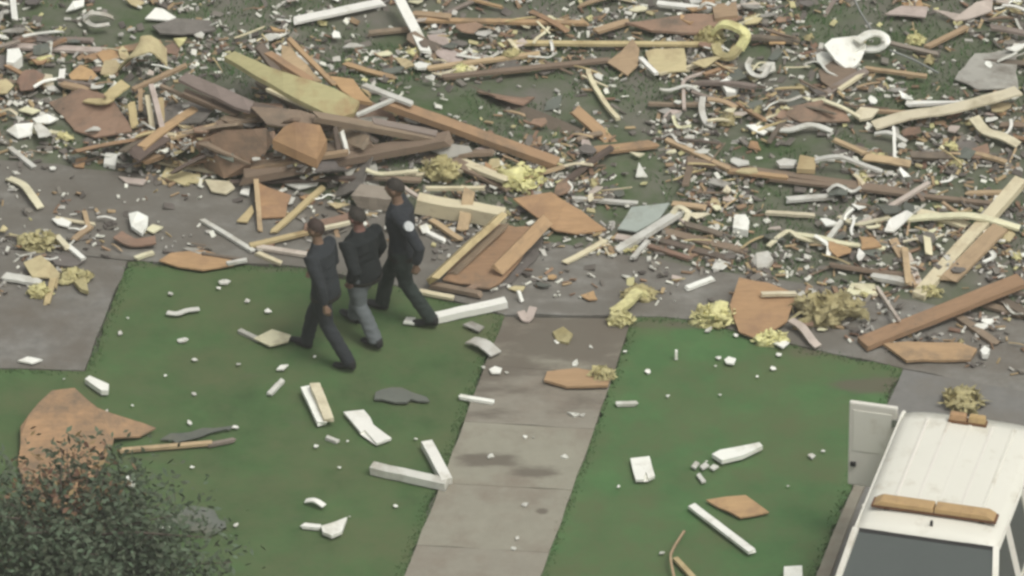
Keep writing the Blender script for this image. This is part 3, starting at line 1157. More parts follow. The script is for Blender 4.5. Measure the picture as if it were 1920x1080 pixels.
# ------------------------------------------------------------------ foreground tree, lower left
tp = G(130, 1190)
tree = empty("young_tree", (tp.x, tp.y, 0))
tag(tree, "thin leafy young tree with dark foliage in front of the plywood sheet, lower left", "tree")
bm = bmesh.new()
tube(bm, [(0, 0, -.05), (.02, .03, .35), (-.02, .05, .8), (.03, .1, 1.2)], [.055, .045, .035, .02], 9)
link("trunk", mesh_of(bm), "bark", tree, smooth=True)
tips = []
bm = bmesh.new()
for i in range(64):
    a = rnd.uniform(0, 2 * pi)
    z0 = rnd.uniform(.3, 1.2)
    ln = rnd.uniform(.6, 1.7)
    st = Vector((0, .05, z0))
    en = st + Vector((cos(a) * ln, sin(a) * ln * .9, rnd.uniform(.15, .75)))
    if i < 14:                                   # the tall whips in front of the plywood
        en = Vector((rnd.uniform(-.75, .55), rnd.uniform(.1, .9), rnd.uniform(1.2, 2.0)))
    if i >= 50:                                 # low spreading limbs on the open side
        en = Vector((rnd.uniform(.5, 1.75), rnd.uniform(-.6, .5), rnd.uniform(.35, .8)))
    md = st.lerp(en, .5) + Vector((rnd.uniform(-.1, .1), rnd.uniform(-.1, .1), .1))
    tube(bm, [st, md, en], [.02, .012, .004], 6)
    tips.append((st, md, en, 1.0 if i >= 14 else .45))
link("limb", mesh_of(bm), "bark", tree, smooth=True)
V = []
DRY = []
for st, md, en, dens in tips:
    for q in range(int(300 * dens)):
        f = rnd.random() ** .6
        p = st.lerp(md, f * 2) if f < .5 else md.lerp(en, f * 2 - 1)
        sp = .22 if dens == 1 else .15
        p = p + Vector((rnd.gauss(0, sp), rnd.gauss(0, sp), rnd.gauss(0, sp * .8)))
        if p.z < .1:
            continue
        s = rnd.uniform(.025, .06)
        d1 = Vector((rnd.uniform(-1, 1), rnd.uniform(-1, 1), rnd.uniform(-.6, .6))).normalized()
        d2 = d1.cross(Vector((rnd.uniform(-1, 1), rnd.uniform(-1, 1), rnd.uniform(-1, 1)))).normalized()
        (DRY if dens < 1 and rnd.random() < .55 else V).extend([p - d1 * s, p + d2 * s * .45, p + d1 * s, p - d2 * s * .45])
cr = tri_cloud("crown", np.array([tuple(v) for v in V]), "leaf", 4)
cr.parent = tree
dr = tri_cloud("dry_foliage", np.array([tuple(v) for v in DRY]), "dry_leaf", 4)
dr.parent = tree

# ------------------------------------------------------------------ large wreckage, piece by piece
B = "board"
# --- far left
P("post", "short white post stub at the far left corner", "post", 24, -4, 28, 34, .07, "white_siding", (.1, .25))
P("long_board", "long weathered pale board lying flat at the far left edge", B, 14, 84, 196, 93, .11, "pink_board", .07)
P("long_board", "grey-green board right behind the pale board at the far left", B, 28, 70, 172, 73, .08, "grey_wood", .06)
S("shingle_sheet", "dark grey-brown shingle sheet among scraps far left of centre", "shingles", [(285, 48), (330, 34), (395, 38), (405, 56), (340, 64), (300, 62)], "shingle", .09)
S("siding_piece", "crumpled white siding near the dark shingle sheet", "siding", [(272, 34), (292, 14), (305, 16), (330, 32), (318, 38)], "white_siding", [.08, .16, .12, .08, .06])
R("gutter_scrap", "curled white gutter scrap, upper curve of the ring at far left", "gutter", [(158, 38), (172, 28), (196, 31), (212, 37)], .08, "dirty_white", [.08, .15, .12, .07], curl=.3)
R("gutter_scrap", "curled white gutter scrap, lower curve of the ring at far left", "gutter", [(160, 40), (176, 51), (206, 48)], .07, "dirty_white", [.08, .1, .12], curl=.3)
S("cloth", "white cloth scrap at the top edge near the left", "cloth", [(124, 20), (137, 2), (158, -2), (157, 10), (140, 16)], "white_siding", [.06, .13, .1, .07, .09])
R("curved_sheet", "humped beige panel standing among scraps at left", "panel", [(238, 118), (258, 90), (285, 84), (312, 108)], .38, "pale_plywood", [.1, .3, .32, .14], t=.02)
S("foam_scrap", "yellow folded foam scrap behind the humped beige panel", "foam", [(325, 72), (350, 70), (345, 78), (336, 88)], "insulation", .12)
S("box", "white crushed box at the left edge below the long pale board", "box", [(14, 92), (36, 90), (42, 104), (26, 118), (12, 116)], "white_siding", [.2, .22, .2, .17, .18], t=.14)
P("siding_piece", "small upright white chip left of the humped panel", "siding", 117, 128, 114, 155, .07, "white_siding", (.2, .08))
S("foam_scrap", "rounded pale yellow foam disc at left", "foam", [(72, 152), (84, 138), (98, 140), (101, 156), (86, 165)], "cream_siding", [.1, .14, .13, .1, .08])
S("plywood_sheet", "reddish plywood sheet slumped at the left foot of the wood pile", "plywood", [(92, 192), (150, 165), (206, 178), (248, 246), (178, 257), (140, 244)], "red_plywood", [.06, .16, .2, .08, .06, .05])
R("yellow_bracket", "bent yellow sheathing strip propped on the reddish plywood", "sheathing", [(166, 186), (196, 190), (208, 178), (236, 156)], .17, "yellow_wood", [.14, .22, .28, .3], t=.02)
P("stud", "thick yellow stud end, leftmost of the short upright studs", "stud", 246, 192, 252, 234, .09, "yellow_wood", (.3, .08))
P("stud", "thin tan stud standing second among the short upright studs", "stud", 263, 164, 264, 206, .05, "tan_wood", (.34, .16))
P("stud", "pale stud with whitish face, third of the short upright studs", "stud", 276, 178, 286, 236, .06, "cream_wood", (.32, .08))
P("stud", "pinkish long stud leaning right among the short upright studs", "stud", 284, 158, 309, 256, .06, "pink_board", (.4, .07))
P("stud", "yellowish narrow stud, rightmost of the short upright studs", "stud", 302, 182, 304, 230, .06, "yellow_wood", (.3, .09))
P("lath", "tan pole lying across the tops of the short upright studs", "pole", 248, 166, 350, 120, .06, "tan_wood", (.34, .4))
P("lath", "thin brown pole running down beside the wide grey board", "pole", 300, 158, 402, 202, .05, "brown_wood", (.34, .16))
S("wide_board", "wide taupe-grey board sloping down at the left of the pile", B, [(334, 148), (350, 136), (476, 190), (468, 208), (440, 200)], "grey_wood", [.5, .54, .36, .3, .32], t=.04)
P("wide_board", "brown board under the wide taupe-grey board", B, 340, 168, 446, 210, .12, "brown_wood", (.34, .2))
P("board", "tan board running right from the foot of the short upright studs", B, 318, 256, 482, 213, .075, "tan_wood", (.07, .16))
P("board", "pale short board at the foot of the pinkish stud", B, 275, 246, 330, 252, .06, "cream_wood", .08)
S("siding_piece", "white siding flake on the grass left of the reddish plywood", "siding", [(60, 222), (88, 213), (110, 222), (92, 230), (68, 230)], "white_siding", [.07, .12, .08, .07, .06])
S("siding_piece", "white torn sheet at the left edge", "siding", [(12, 244), (30, 232), (62, 230), (60, 252), (34, 258)], "white_siding", [.08, .14, .11, .07, .06])
P("trim_strip", "pale trim strip beside the white torn sheet at left", "trim", 60, 243, 112, 248, .06, "cream_siding", .07)
S("siding_piece", "pale green flake at the left edge above the white flake", "siding", [(34, 206), (48, 199), (76, 206), (60, 213)], "cream_siding", .07)
# --- far centre
P("white_board", "white board lying across the grass at the top edge left of centre", B, 553, 36, 716, 2, .13, "white_siding", .1)
P("white_board", "white board dropping from the top edge, tipped steeply", B, 747, -8, 799, 96, .12, "white_siding", (.3, .1))
P("long_board", "long orange-brown board across the far grass", B, 788, 35, 1100, 41, .08, "orange_wood", .1)
S("shingle_sheet", "pale grey sheet beside the foot of the steep white board", "sheet", [(800, 66), (833, 62), (842, 90), (870, 104), (866, 118), (838, 116), (818, 102)], "pink_board", [.12, .12, .1, .08, .06, .06, .08])
S("wide_plank", "wide olive-yellow plank on top of the wood pile", "plank", [(420, 106), (440, 96), (530, 134), (626, 165), (674, 190), (664, 211), (630, 223), (560, 187), (480, 142)], "olive_wood", [.5, .55, .5, .42, .34, .26, .26, .36, .44], t=.06, jit=.01)
P("lath", "pale lath along the lower edge of the wide olive-yellow plank", "lath", 500, 165, 628, 222, .04, "cream_wood", (.36, .24))
S("plywood_sheet", "tan plywood leaning against the wide olive-yellow plank", "plywood", [(528, 84), (546, 88), (604, 152), (570, 152), (524, 130)], "tan_wood", [.5, .5, .36, .3, .36])
P("lath", "orange lath standing highest on the pile", "lath", 541, 70, 626, 156, .06, "orange_wood", (.6, .4))
S("plywood_sheet", "broken orange plywood lump at the right of the pile top", "plywood", [(618, 142), (662, 148), (698, 192), (664, 186), (640, 168)], "plywood", [.42, .42, .3, .3, .36], t=.05)
P("long_beam", "long brown beam slanting down to the right from the pile", "beam", 720, 186, 1048, 302, .17, "orange_wood", (.3, .09), t=.08, jag=.03)
P("trim_strip", "pale trim strip at the top end of the long slanting beam", "trim", 680, 157, 774, 193, .08, "dirty_white", (.4, .36))
P("lath", "short pale stick crossing the top of the long slanting beam", "stick", 668, 214, 738, 184, .05, "dirty_white", (.3, .36))
P("long_beam", "dark brown beam along the front of the wood pile", "beam", 452, 326, 842, 254, .2, "brown_wood", (.22, .28), t=.09)
P("long_beam", "second dark beam behind the front beam of the pile", "beam", 470, 298, 700, 262, .16, "brown_wood", (.14, .2), t=.06)
S("plywood_sheet", "thick orange plywood slab tilted at the front of the pile", "plywood", [(511, 262), (532, 238), (552, 228), (600, 234), (613, 262), (594, 299), (556, 282)], "plywood", [.3, .4, .46, .44, .36, .2, .24], t=.12)
P("trim_strip", "white slat standing upright at the front of the pile", "slat", 640, 244, 654, 298, .05, "white_siding", (.36, .08))
P("lath", "dark slat just left of the upright white slat", "slat", 628, 236, 636, 290, .05, "dark_wood", (.36, .1))
P("lath", "pale stick leaning beneath the long slanting beam", "stick", 650, 231, 708, 263, .045, "pink_board", (.28, .14))
S("plywood_sheet", "broad brown panel lying at the left front of the pile", "plywood", [(366, 268), (420, 244), (500, 240), (512, 262), (480, 318), (420, 332), (384, 312)], "red_plywood", [.2, .32, .34, .28, .14, .1, .12])
S("plywood_sheet", "brown panel beneath the wide olive-yellow plank", "plywood", [(470, 200), (560, 206), (640, 226), (610, 240), (500, 232)], "brown_wood", [.34, .34, .28, .24, .28])
P("long_beam", "dark beam under the wide taupe-grey board", "beam", 400, 176, 620, 232, .12, "dark_wood", (.36, .28), t=.07)
P("long_beam", "brown beam leaning from the pile top toward the long slanting beam", "beam", 590, 214, 850, 262, .13, "brown_wood", (.42, .22), t=.07)
P("long_beam", "tan beam in front of the thick orange plywood slab", "beam", 470, 312, 650, 282, .08, "tan_wood", (.24, .28), t=.05)
P("framing_board", "dark board poking up behind the wide olive-yellow plank", B, 486, 84, 520, 128, .12, "dark_wood", (.6, .46), t=.05)
P("framing_board", "brown board steeply raised beside the orange lath", B, 500, 96, 585, 150, .10, "orange_wood", (.56, .44), t=.05)
P("framing_board", "grey board leaning at the right end of the pile", B, 700, 226, 822, 250, .12, "grey_wood", (.34, .26), t=.05)
P("long_board", "thin dark red-brown board along the foot of the pile", B, 430, 340, 700, 330, .07, "dark_wood", (.06, .08))
P("board", "reddish board lying low in the middle of the pile", B, 360, 300, 520, 250, .2, "red_plywood", (.12, .22), t=.03)
P("board", "brown board at the left front of the pile", B, 380, 262, 470, 300, .16, "brown_wood", (.2, .12), t=.03)
P("board", "tan board pointing right over the far grass", B, 800, 126, 1012, 98, .07, "tan_wood", .09)
P("board", "brown board just below the tan board on the far grass", B, 830, 142, 1142, 110, .08, "brown_wood", .09)
S("foam_scrap", "white oval flake below the steep white board", "foam", [(772, 121), (786, 115), (804, 119), (798, 127), (782, 127)], "white_siding", .11, t=.03)
P("board", "short brown board beside the yellow tuft right of the pile", B, 690, 60, 770, 52, .08, "brown_wood", .08)
# --- far right of centre
P("long_board", "long yellowish board running to the yellow insulation coil", B, 958, 78, 1330, 81, .075, "yellow_wood", .1)
S("wide_board", "broad reddish-tan board left of the insulation coil", B, [(1172, 42), (1300, 25), (1392, 30), (1336, 62), (1222, 57)], "red_plywood", .12, t=.03)
P("trim_strip", "white trim at the top edge right of centre", "trim", 1234, 4, 1336, 16, .09, "white_siding", .1)
P("trim_strip", "pink-white trim flake at the top edge next to the tan block", "trim", 1380, 11, 1422, 5, .06, "pink_board", .1)
P("board", "tan tapering board under the broad reddish-tan board", B, 1236, 52, 1316, 60, .09, "tan_wood", .11, taper=.5)
S("plywood_block", "tan block behind the insulation coil", "plywood", [(1335, 8), (1380, 4), (1384, 28), (1340, 34)], "tan_wood", .16, t=.05)
R("insulation_roll", "yellow insulation coil, upper loop", "insulation", [(1336, 62), (1352, 46), (1378, 50), (1398, 66), (1386, 92)], .12, "insulation", [.14, .28, .3, .24, .12], t=.05)
R("insulation_roll", "yellow insulation coil, lower loop with open middle", "insulation", [(1342, 84), (1348, 102), (1368, 106), (1384, 90)], .11, "insulation", [.16, .14, .16, .2], t=.05)
C("insulation_clump", "yellow insulation tuft at the left of the coil", "insulation", 1332, 72, .15, .12, .14)
S("plywood_sheet", "square yellow-tan sheet right of centre at the far edge", "plywood", [(1210, 96), (1228, 91), (1283, 90), (1286, 132), (1236, 136), (1216, 116)], "pale_plywood", [.12, .14, .16, .1, .1, .1])
S("plywood_sheet", "ragged tan sheet just left of the square yellow-tan sheet", "plywood", [(1138, 116), (1164, 97), (1186, 72), (1199, 92), (1196, 122), (1176, 141)], "tan_wood", [.08, .12, .18, .14, .1, .07])
P("trim_strip", "white stick leaning on the square yellow-tan sheet", "stick", 1201, 107, 1231, 137, .055, "white_siding", (.18, .12))
P("trim_strip", "tan strip along the front edge of the square yellow-tan sheet", "strip", 1234, 136, 1316, 118, .05, "cream_wood", .1)
R("pole", "bent pale pole alone on the far grass", "pole", [(1103, 132), (1108, 150), (1136, 196), (1159, 223)], .055, "cream_wood", .08, t=.04)
R("trim_hook", "thin pale hook-shaped trim right of the bent pole", "trim", [(1322, 136), (1284, 150), (1282, 176), (1283, 206)], .04, "pink_board", .09, t=.02)
R("trim_strip", "white trim bent at its foot right of the hook-shaped trim", "trim", [(1318, 182), (1316, 206), (1324, 230), (1336, 236)], .07, "dirty_white", [.18, .14, .1, .08], t=.02)
R("trim_strip", "tan curl right of the bent white trim", "trim", [(1326, 186), (1356, 190), (1380, 202)], .07, "tan_wood", [.14, .12, .08], t=.02)
R("gutter_scrap", "white curl of gutter right of the square yellow-tan sheet", "gutter", [(1410, 110), (1402, 125), (1412, 142), (1432, 144), (1442, 124)], .07, "dirty_white", [.12, .14, .1, .1, .14], curl=.25)
S("foam_scrap", "white lump with bluish corner below the curl of gutter", "foam", [(1350, 152), (1362, 146), (1386, 160), (1378, 174), (1362, 172)], "white_siding", [.14, .16, .13, .1, .11], t=.06)
S("siding_piece", "pinkish folded scrap below the hook-shaped trim", "siding", [(1243, 218), (1258, 205), (1278, 207), (1262, 216)], "pink_board", [.07, .12, .1, .07])
S("siding_piece", "white wing-shaped scrap on the grass right of centre", "siding", [(1398, 234), (1420, 232), (1444, 242), (1432, 252), (1412, 244)], "white_siding", [.1, .1, .07, .06, .09])
# --- far right
SWO = empty("bent_awning", GP(1590, 100, 0))
tag(SWO, "big bent white awning sheet curled like a letter S, far right", "awning")
S("sheet", "", "", [(1545, 84), (1560, 72), (1606, 67), (1624, 84), (1602, 96), (1614, 110), (1606, 122), (1590, 131), (1566, 112)], "white_siding", [.26, .3, .28, .22, .2, .14, .1, .08, .16], t=.03, parent=SWO, jit=.008)
R("curl", "", "", [(1606, 78), (1632, 63), (1654, 66), (1660, 80), (1644, 92), (1616, 91)], .12, "white_siding", [.3, .33, .3, .22, .14, .12], t=.025, parent=SWO)
R("wire", "thin drooping wire from the top edge to the bent awning", "wire", [(1602, -4), (1612, 20), (1634, 56)], .02, "wire", [.3, .25, .33], t=.02)
R("wire", "thin wire running right from the bent awning to the grass", "wire", [(1668, 94), (1712, 112), (1760, 137)], .018, "wire", [.14, .12, .08], t=.018)
S("plywood_sheet", "dark reddish plywood under the bent awning", "plywood", [(1534, 132), (1560, 114), (1606, 130), (1602, 152), (1560, 166), (1540, 152)], "brown_wood", .09)
P("lath", "short pale stick in front of the dark reddish plywood", "stick", 1573, 166, 1622, 134, .05, "cream_wood", .11)
P("lath", "long tan stick pointing right from the bent awning", "stick", 1624, 126, 1740, 141, .06, "tan_wood", .1)
P("lath", "tan greenish stick on the far grass near the right edge", "stick", 1738, 86, 1812, 49, .07, "tan_wood", .1)
C("insulation_clump", "small yellow tuft at the left end of the tan greenish stick", "insulation", 1718, 76, .1, .08, .07)
S("cardboard", "large beige sheet at the top edge near the right", "sheet", [(1748, 17), (1800, 26), (1830, 4), (1862, -4), (1860, 20), (1816, 35), (1790, 38)], "pink_board", [.1, .12, .2, .2, .14, .08, .07])
S("cardboard", "pinkish flat sheet left of the large beige sheet", "sheet", [(1658, 26), (1690, 10), (1740, 12), (1736, 32)], "pink_board", .09)
S("cardboard", "grey-tan sheet near the right edge", "sheet", [(1790, 148), (1828, 100), (1904, 92), (1910, 166), (1832, 167)], "grey_sheet", .07)
R("wide_trim", "big curved cream board sweeping to the right edge", B, [(1638, 236), (1700, 217), (1770, 207), (1832, 192), (1910, 170)], .18, "cream_siding", [.1, .14, .17, .22, .26], t=.025)
P("trim_strip", "white tapered strip behind the big curved cream board", "strip", 1700, 192, 1798, 190, .09, "white_siding", .1, taper=.3)
S("plywood_sheet", "brown sheet with a curled pale front edge, right of centre", "plywood", [(1480, 200), (1540, 187), (1584, 206), (1594, 226), (1500, 228), (1472, 215)], "red_plywood", [.12, .18, .16, .1, .08, .08])
R("trim_strip", "pale rim along the top of the brown sheet", "trim", [(1546, 189), (1580, 202), (1612, 220)], .05, "cream_siding", [.22, .2, .12], t=.02)
S("foam_scrap", "pale yellow foam slab right of the brown sheet", "foam", [(1600, 214), (1614, 200), (1648, 204), (1634, 220), (1612, 224)], "cream_siding", [.12, .16, .15, .1, .09], t=.03)
R("trim_strip", "tangled pale strip below the brown sheet", "trim", [(1430, 240), (1478, 244), (1520, 234), (1560, 246)], .08, "dirty_white", [.07, .1, .12, .07], t=.02)
R("trim_strip", "white squiggle below the big curved cream board", "trim", [(1640, 251), (1668, 249), (1700, 266)], .06, "dirty_white", [.08, .12, .07], t=.02)
R("wide_trim", "curved pale board curling at the right edge under the cream board", B, [(1826, 220), (1848, 246), (1880, 256), (1910, 272)], .14, "cream_siding", [.18, .12, .12, .08], t=.02)
P("pole", "thin white pole standing on the grass at right", "pole", 1676, 236, 1678, 306, .035, "white_siding", (.4, .05), t=.03)
P("lath", "long tan lath at the far right behind the curved cream board", "lath", 1640, 206, 1760, 212, .05, "tan_wood", .12)
# --- middle left, on the pavement
P("lath", "white stick at the left edge on the pavement", "stick", 17, 274, 64, 312, .06, "dirty_white", .05)
S("switch_plate", "small white square box standing on the grey pavement", "box", [(194, 306), (198, 286), (220, 288), (216, 311)], "white_siding", [.06, .16, .16, .07], t=.05)
S("plate", "pale yellow panel with a dark notch, left on the pavement", "panel", [(302, 331), (312, 313), (376, 328), (372, 342), (352, 341), (346, 347)], "pale_plywood", .06)
S("foam_scrap", "ragged yellow foam piece right of the notched panel", "foam", [(384, 336), (400, 337), (432, 340), (440, 352), (424, 363), (396, 358)], "cream_siding", .06)
S("siding_piece", "small white tile right of the ragged yellow foam", "tile", [(450, 362), (456, 345), (470, 347), (466, 366)], "white_siding", .06)
S("siding_piece", "pinkish-grey flake in the middle of the left pavement", "siding", [(222, 330), (276, 336), (268, 346), (236, 342)], "pink_board", .045)
R("trim_strip", "cream strip bending down at the left edge of the pavement", "trim", [(16, 334), (44, 347), (62, 370), (76, 390)], .09, "cream_siding", [.06, .1, .1, .06], t=.02)
S("siding_piece", "oval white flake on the left pavement", "siding", [(97, 410), (112, 406), (134, 416), (128, 425), (108, 420)], "white_siding", .06)
S("cloth", "crumpled white cloth with dark spots on the left pavement", "cloth", [(241, 400), (258, 396), (278, 406), (276, 424), (266, 438), (246, 424)], "white_siding", [.12, .16, .14, .13, .08, .1], t=.04)
S("siding_piece", "cream flake just right of the crumpled white cloth", "siding", [(272, 430), (286, 420), (306, 425), (288, 436)], "cream_siding", .06)
R("curved_sheet", "curved brown board below the crumpled white cloth", "panel", [(220, 440), (250, 455), (292, 450)], .16, "red_plywood", [.1, .06, .09], t=.02)
P("lath", "long white stick lying on the pavement left of the walkers", "stick", 380, 411, 474, 468, .06, "dirty_white", .06)
S("plywood_sheet", "orange-brown plywood at the top edge of the left lawn", "plywood", [(298, 488), (320, 474), (380, 468), (432, 484), (438, 496), (380, 506), (332, 499)], "plywood", .06)
P("lath", "dark lath on the orange-brown plywood by the left lawn", "lath", 378, 474, 462, 486, .045, "dark_wood", .08)
P("trim_strip", "cream strip at the left end of the orange-brown plywood", "strip", 254, 482, 290, 470, .06, "cream_siding", .06)
P("trim_strip", "white strip on the right end of the orange-brown plywood", "strip", 424, 492, 462, 485, .05, "dirty_white", .09)
S("cardboard", "beige torn cardboard in the heap at the left edge", "cardboard", [(44, 492), (76, 478), (94, 492), (112, 512), (106, 542), (92, 520), (60, 518)], "pale_plywood", [.12, .16, .16, .12, .06, .08, .1])
P("board", "pale board in the heap at the left edge", B, 10, 516, 72, 526, .13, "dirty_white", .08)
P("lath", "yellow stick dropping from the beige torn cardboard", "stick", 100, 520, 88, 566, .07, "yellow_wood", (.12, .05))
S("foam_scrap", "bright yellow foam wedge by the left walk", "foam", [(138, 526), (160, 518), (166, 546), (150, 540)], "insulation", .1, t=.05)
P("trim_strip", "white bar in the heap at the left edge", "bar", 126, 458, 157, 484, .06, "white_siding", .1)
P("trim_strip", "cream bar behind the white bar in the left heap", "bar", 108, 442, 126, 462, .07, "cream_siding", .12)
C("insulation_clump", "olive-yellow insulation in the heap at the left edge", "insulation", 72, 456, .22, .13, .12)
C("insulation_clump", "loose insulation in front of the heap by the left walk", "insulation", 140, 520, .16, .12, .1)
S("shingle_sheet", "dark patterned sheet under the white bar in the left heap", "sheet", [(94, 482), (120, 470), (162, 486), (140, 500), (104, 496)], "shingle", .06)
C("insulation_clump", "green-yellow insulation tuft beside the yellow stick", "insulation", 74, 548, .12, .1, .1)
S("foam_scrap", "yellow triangle of sheathing right of the ragged foam", "sheathing", [(444, 414), (472, 384), (476, 396), (464, 416)], "yellow_wood", .06)
# --- middle, around the walkers
S("plywood_sheet", "square orange plywood left of the walkers", "plywood", [(484, 342), (500, 350), (546, 366), (536, 406), (488, 408)], "plywood", [.16, .15, .14, .05, .05])
P("stud", "tan stud along the left side of the square orange plywood", "stud", 480, 334, 488, 430, .055, "tan_wood", (.2, .06))
P("lath", "yellow-green stick slanting on the pavement left of the walkers", "stick", 513, 432, 607, 348, .07, "yellow_wood", .07)
S("siding_piece", "white crumpled strip behind the yellow-green stick", "siding", [(534, 344), (552, 338), (600, 334), (594, 346), (560, 354)], "dirty_white", .07)
P("board", "yellow board reaching toward the nearest walker, upper of three", B, 470, 458, 582, 432, .07, "yellow_wood", .08)
P("board", "pinkish board reaching toward the nearest walker, middle of three", B, 478, 460, 580, 476, .08, "pink_board", .06)
P("board", "cream board reaching toward the nearest walker, lowest of three", B, 482, 472, 528, 492, .06, "cream_wood", .05)
P("board", "red-brown board behind the heads of the two nearer walkers", B, 570, 426, 660, 404, .13, "red_plywood", .1)
P("trim_strip", "cream strip on the red-brown board behind the walkers", "strip", 604, 426, 656, 415, .05, "cream_siding", .13)
P("stub_beam", "thick tan beam stub behind the tall walker", "beam", 664, 356, 742, 362, .26, "grey_wood", .2, t=.16)
P("lath", "pinkish lath leaning behind the tall walker", "lath", 748, 344, 800, 378, .05, "pink_board", (.3, .2))
P("cream_beam", "thick cream beam right behind the tall walker", "beam", 784, 368, 946, 396, .17, "cream_wood", .24, t=.18, jag=.02)
P("lath", "pale straight lath above the thick cream beam", "lath", 798, 351, 910, 350, .05, "cream_wood", .2)
P("stud", "tan stud standing across the thick cream beam", "stud", 880, 356, 868, 428, .13, "tan_wood", (.33, .08))
P("lath", "brown lath below the thick cream beam", "lath", 808, 410, 862, 446, .07, "tan_wood", .08)
S("siding_piece", "white scrap beside the tall walker's hip", "siding", [(786, 424), (800, 418), (806, 432), (792, 436)], "white_siding", .07)
P("trim_strip", "white strip right of the tall walker's hip", "strip", 802, 434, 834, 450, .06, "white_siding", .06)
TR = empty("broken_cabinet", GP(915, 470, 0))
tag(TR, "broken wooden box with leaning side boards lying tilted right of the tall walker", "cabinet")
S("base_panel", "", "", [(830, 524), (868, 470), (930, 420), (1004, 428), (986, 470), (948, 520), (918, 540), (880, 532)], "orange_wood", [.08, .1, .17, .17, .13, .1, .08, .08], t=.02, parent=TR, jit=.03, sub=.1)
P("side_board", "", "", 808, 520, 940, 400, .15, "yellow_wood", (.2, .36), t=.07, parent=TR, jag=.04, roll=-.75)
P("side_board", "", "", 936, 500, 1026, 408, .15, "orange_wood", (.2, .34), t=.06, parent=TR, jag=.06, roll=.8)
P("side_board", "", "", 852, 508, 948, 418, .09, "brown_wood", (.12, .24), t=.03, parent=TR, jag=.08, roll=-.2)
P("end_board", "", "", 806, 530, 900, 548, .08, "brown_wood", .09, t=.05, parent=TR, jag=.05)
P("end_board", "", "", 880, 540, 944, 512, .07, "red_plywood", .08, t=.03, parent=TR, jag=.05)
S("plywood_sheet", "orange plywood kite right of the broken wooden box", "plywood", [(962, 372), (1034, 360), (1060, 378), (1092, 396), (1137, 430), (1082, 438), (1040, 431), (1000, 402)], "plywood", [.18, .2, .18, .14, .08, .06, .08, .12])
C("insulation_clump", "yellow insulation under the end of the slanting beam", "insulation", 970, 336, .26, .16, .16)
C("insulation_clump", "dull yellow insulation left of the slanting beam's foot", "insulation", 830, 322, .2, .14, .16)
S("siding_piece", "pale crumpled sheet under the long slanting beam", "siding", [(800, 276), (824, 266), (880, 274), (886, 284), (840, 296)], "grey_sheet", [.14, .2, .16, .12, .1])
P("board", "dark board beneath the yellow insulation by the beam's foot", B, 850, 300, 960, 352, .15, "brown_wood", .1)
R("trim_strip", "pale bent strip behind the head of the tall walker", "trim", [(686, 318), (715, 326), (784, 320)], .06, "cream_siding", [.18, .14, .14], t=.02)
P("lath", "brown lath right behind the tall walker's head", "lath", 700, 330, 790, 336, .08, "brown_wood", .12)
S("shingle_sheet", "dark sheet on the pavement right of the broken wooden box", "sheet", [(940, 500), (990, 460), (1020, 440), (1010, 478), (960, 530), (920, 548)], "shingle", .035)
S("blue_sheet", "pale blue-grey sheet on the pavement right of centre", "sheet", [(1184, 388), (1256, 380), (1236, 410), (1192, 434), (1158, 428)], "blue_grey_sheet", [.14, .16, .1, .06, .07])
P("pole", "whitish pole slanting in front of the blue-grey sheet", "pole", 1156, 468, 1278, 392, .10, "dirty_white", (.07, .16), t=.06)
P("lath", "short white offshoot at the lower end of the whitish pole", "stick", 1186, 482, 1216, 448, .055, "dirty_white", .08)
R("gutter_scrap", "yellowish curl at the upper end of the whitish pole", "curl", [(1260, 402), (1272, 388), (1290, 398), (1284, 414), (1276, 422)], .07, "cream_siding", [.14, .2, .16, .1, .08])
P("board", "dark brown board behind the whitish pole, upper of three", B, 1248, 432, 1400, 470, .12, "brown_wood", .05)
P("board", "dark brown board behind the whitish pole, middle of three", B, 1236, 448, 1370, 484, .1, "dark_wood", .05)
P("board", "red-brown board behind the whitish pole, lowest of three", B, 1216, 458, 1296, 484, .07, "red_plywood", .05)
S("box", "white block on the grass right of the whitish pole", "box", [(1374, 426), (1377, 402), (1398, 402), (1405, 414), (1402, 432)], "white_siding", [.1, .16, .16, .15, .1], t=.09)
P("trim_strip", "short white bar alone on the grey pavement", "bar", 1288, 538, 1336, 520, .07, "white_siding", .06)
P("wide_board", "orange-brown board lying flat right of the slanting beam's foot", B, 1118, 280, 1226, 268, .15, "orange_wood", .09)
P("long_board", "tan board running down right of the flat orange-brown board", B, 1250, 260, 1366, 314, .07, "tan_wood", .1)
P("long_board", "long brown board through the wreckage at right, upper", B, 1290, 300, 1706, 358, .10, "brown_wood", .1)
P("long_board", "reddish board through the wreckage at right, middle", B, 1366, 318, 1476, 330, .07, "orange_wood", .13)
P("long_board", "long thin brown board through the wreckage at right, lower", B, 1440, 332, 1880, 382, .07, "brown_wood", .09)
P("lath", "pale pole on the pavement behind the orange plywood kite", "pole", 1074, 370, 1194, 379, .06, "dirty_white", .07)
S("siding_piece", "white cone-shaped shard right of the flat orange-brown board", "siding", [(1192, 330), (1198, 304), (1206, 318), (1214, 330)], "white_siding", [.06, .2, .12, .06])
S("cloth", "white crumpled bag on the right pavement", "bag", [(1408, 488), (1418, 474), (1440, 470), (1450, 486), (1440, 500), (1420, 502)], "dirty_white", [.07, .14, .14, .12, .07, .06], t=.05)
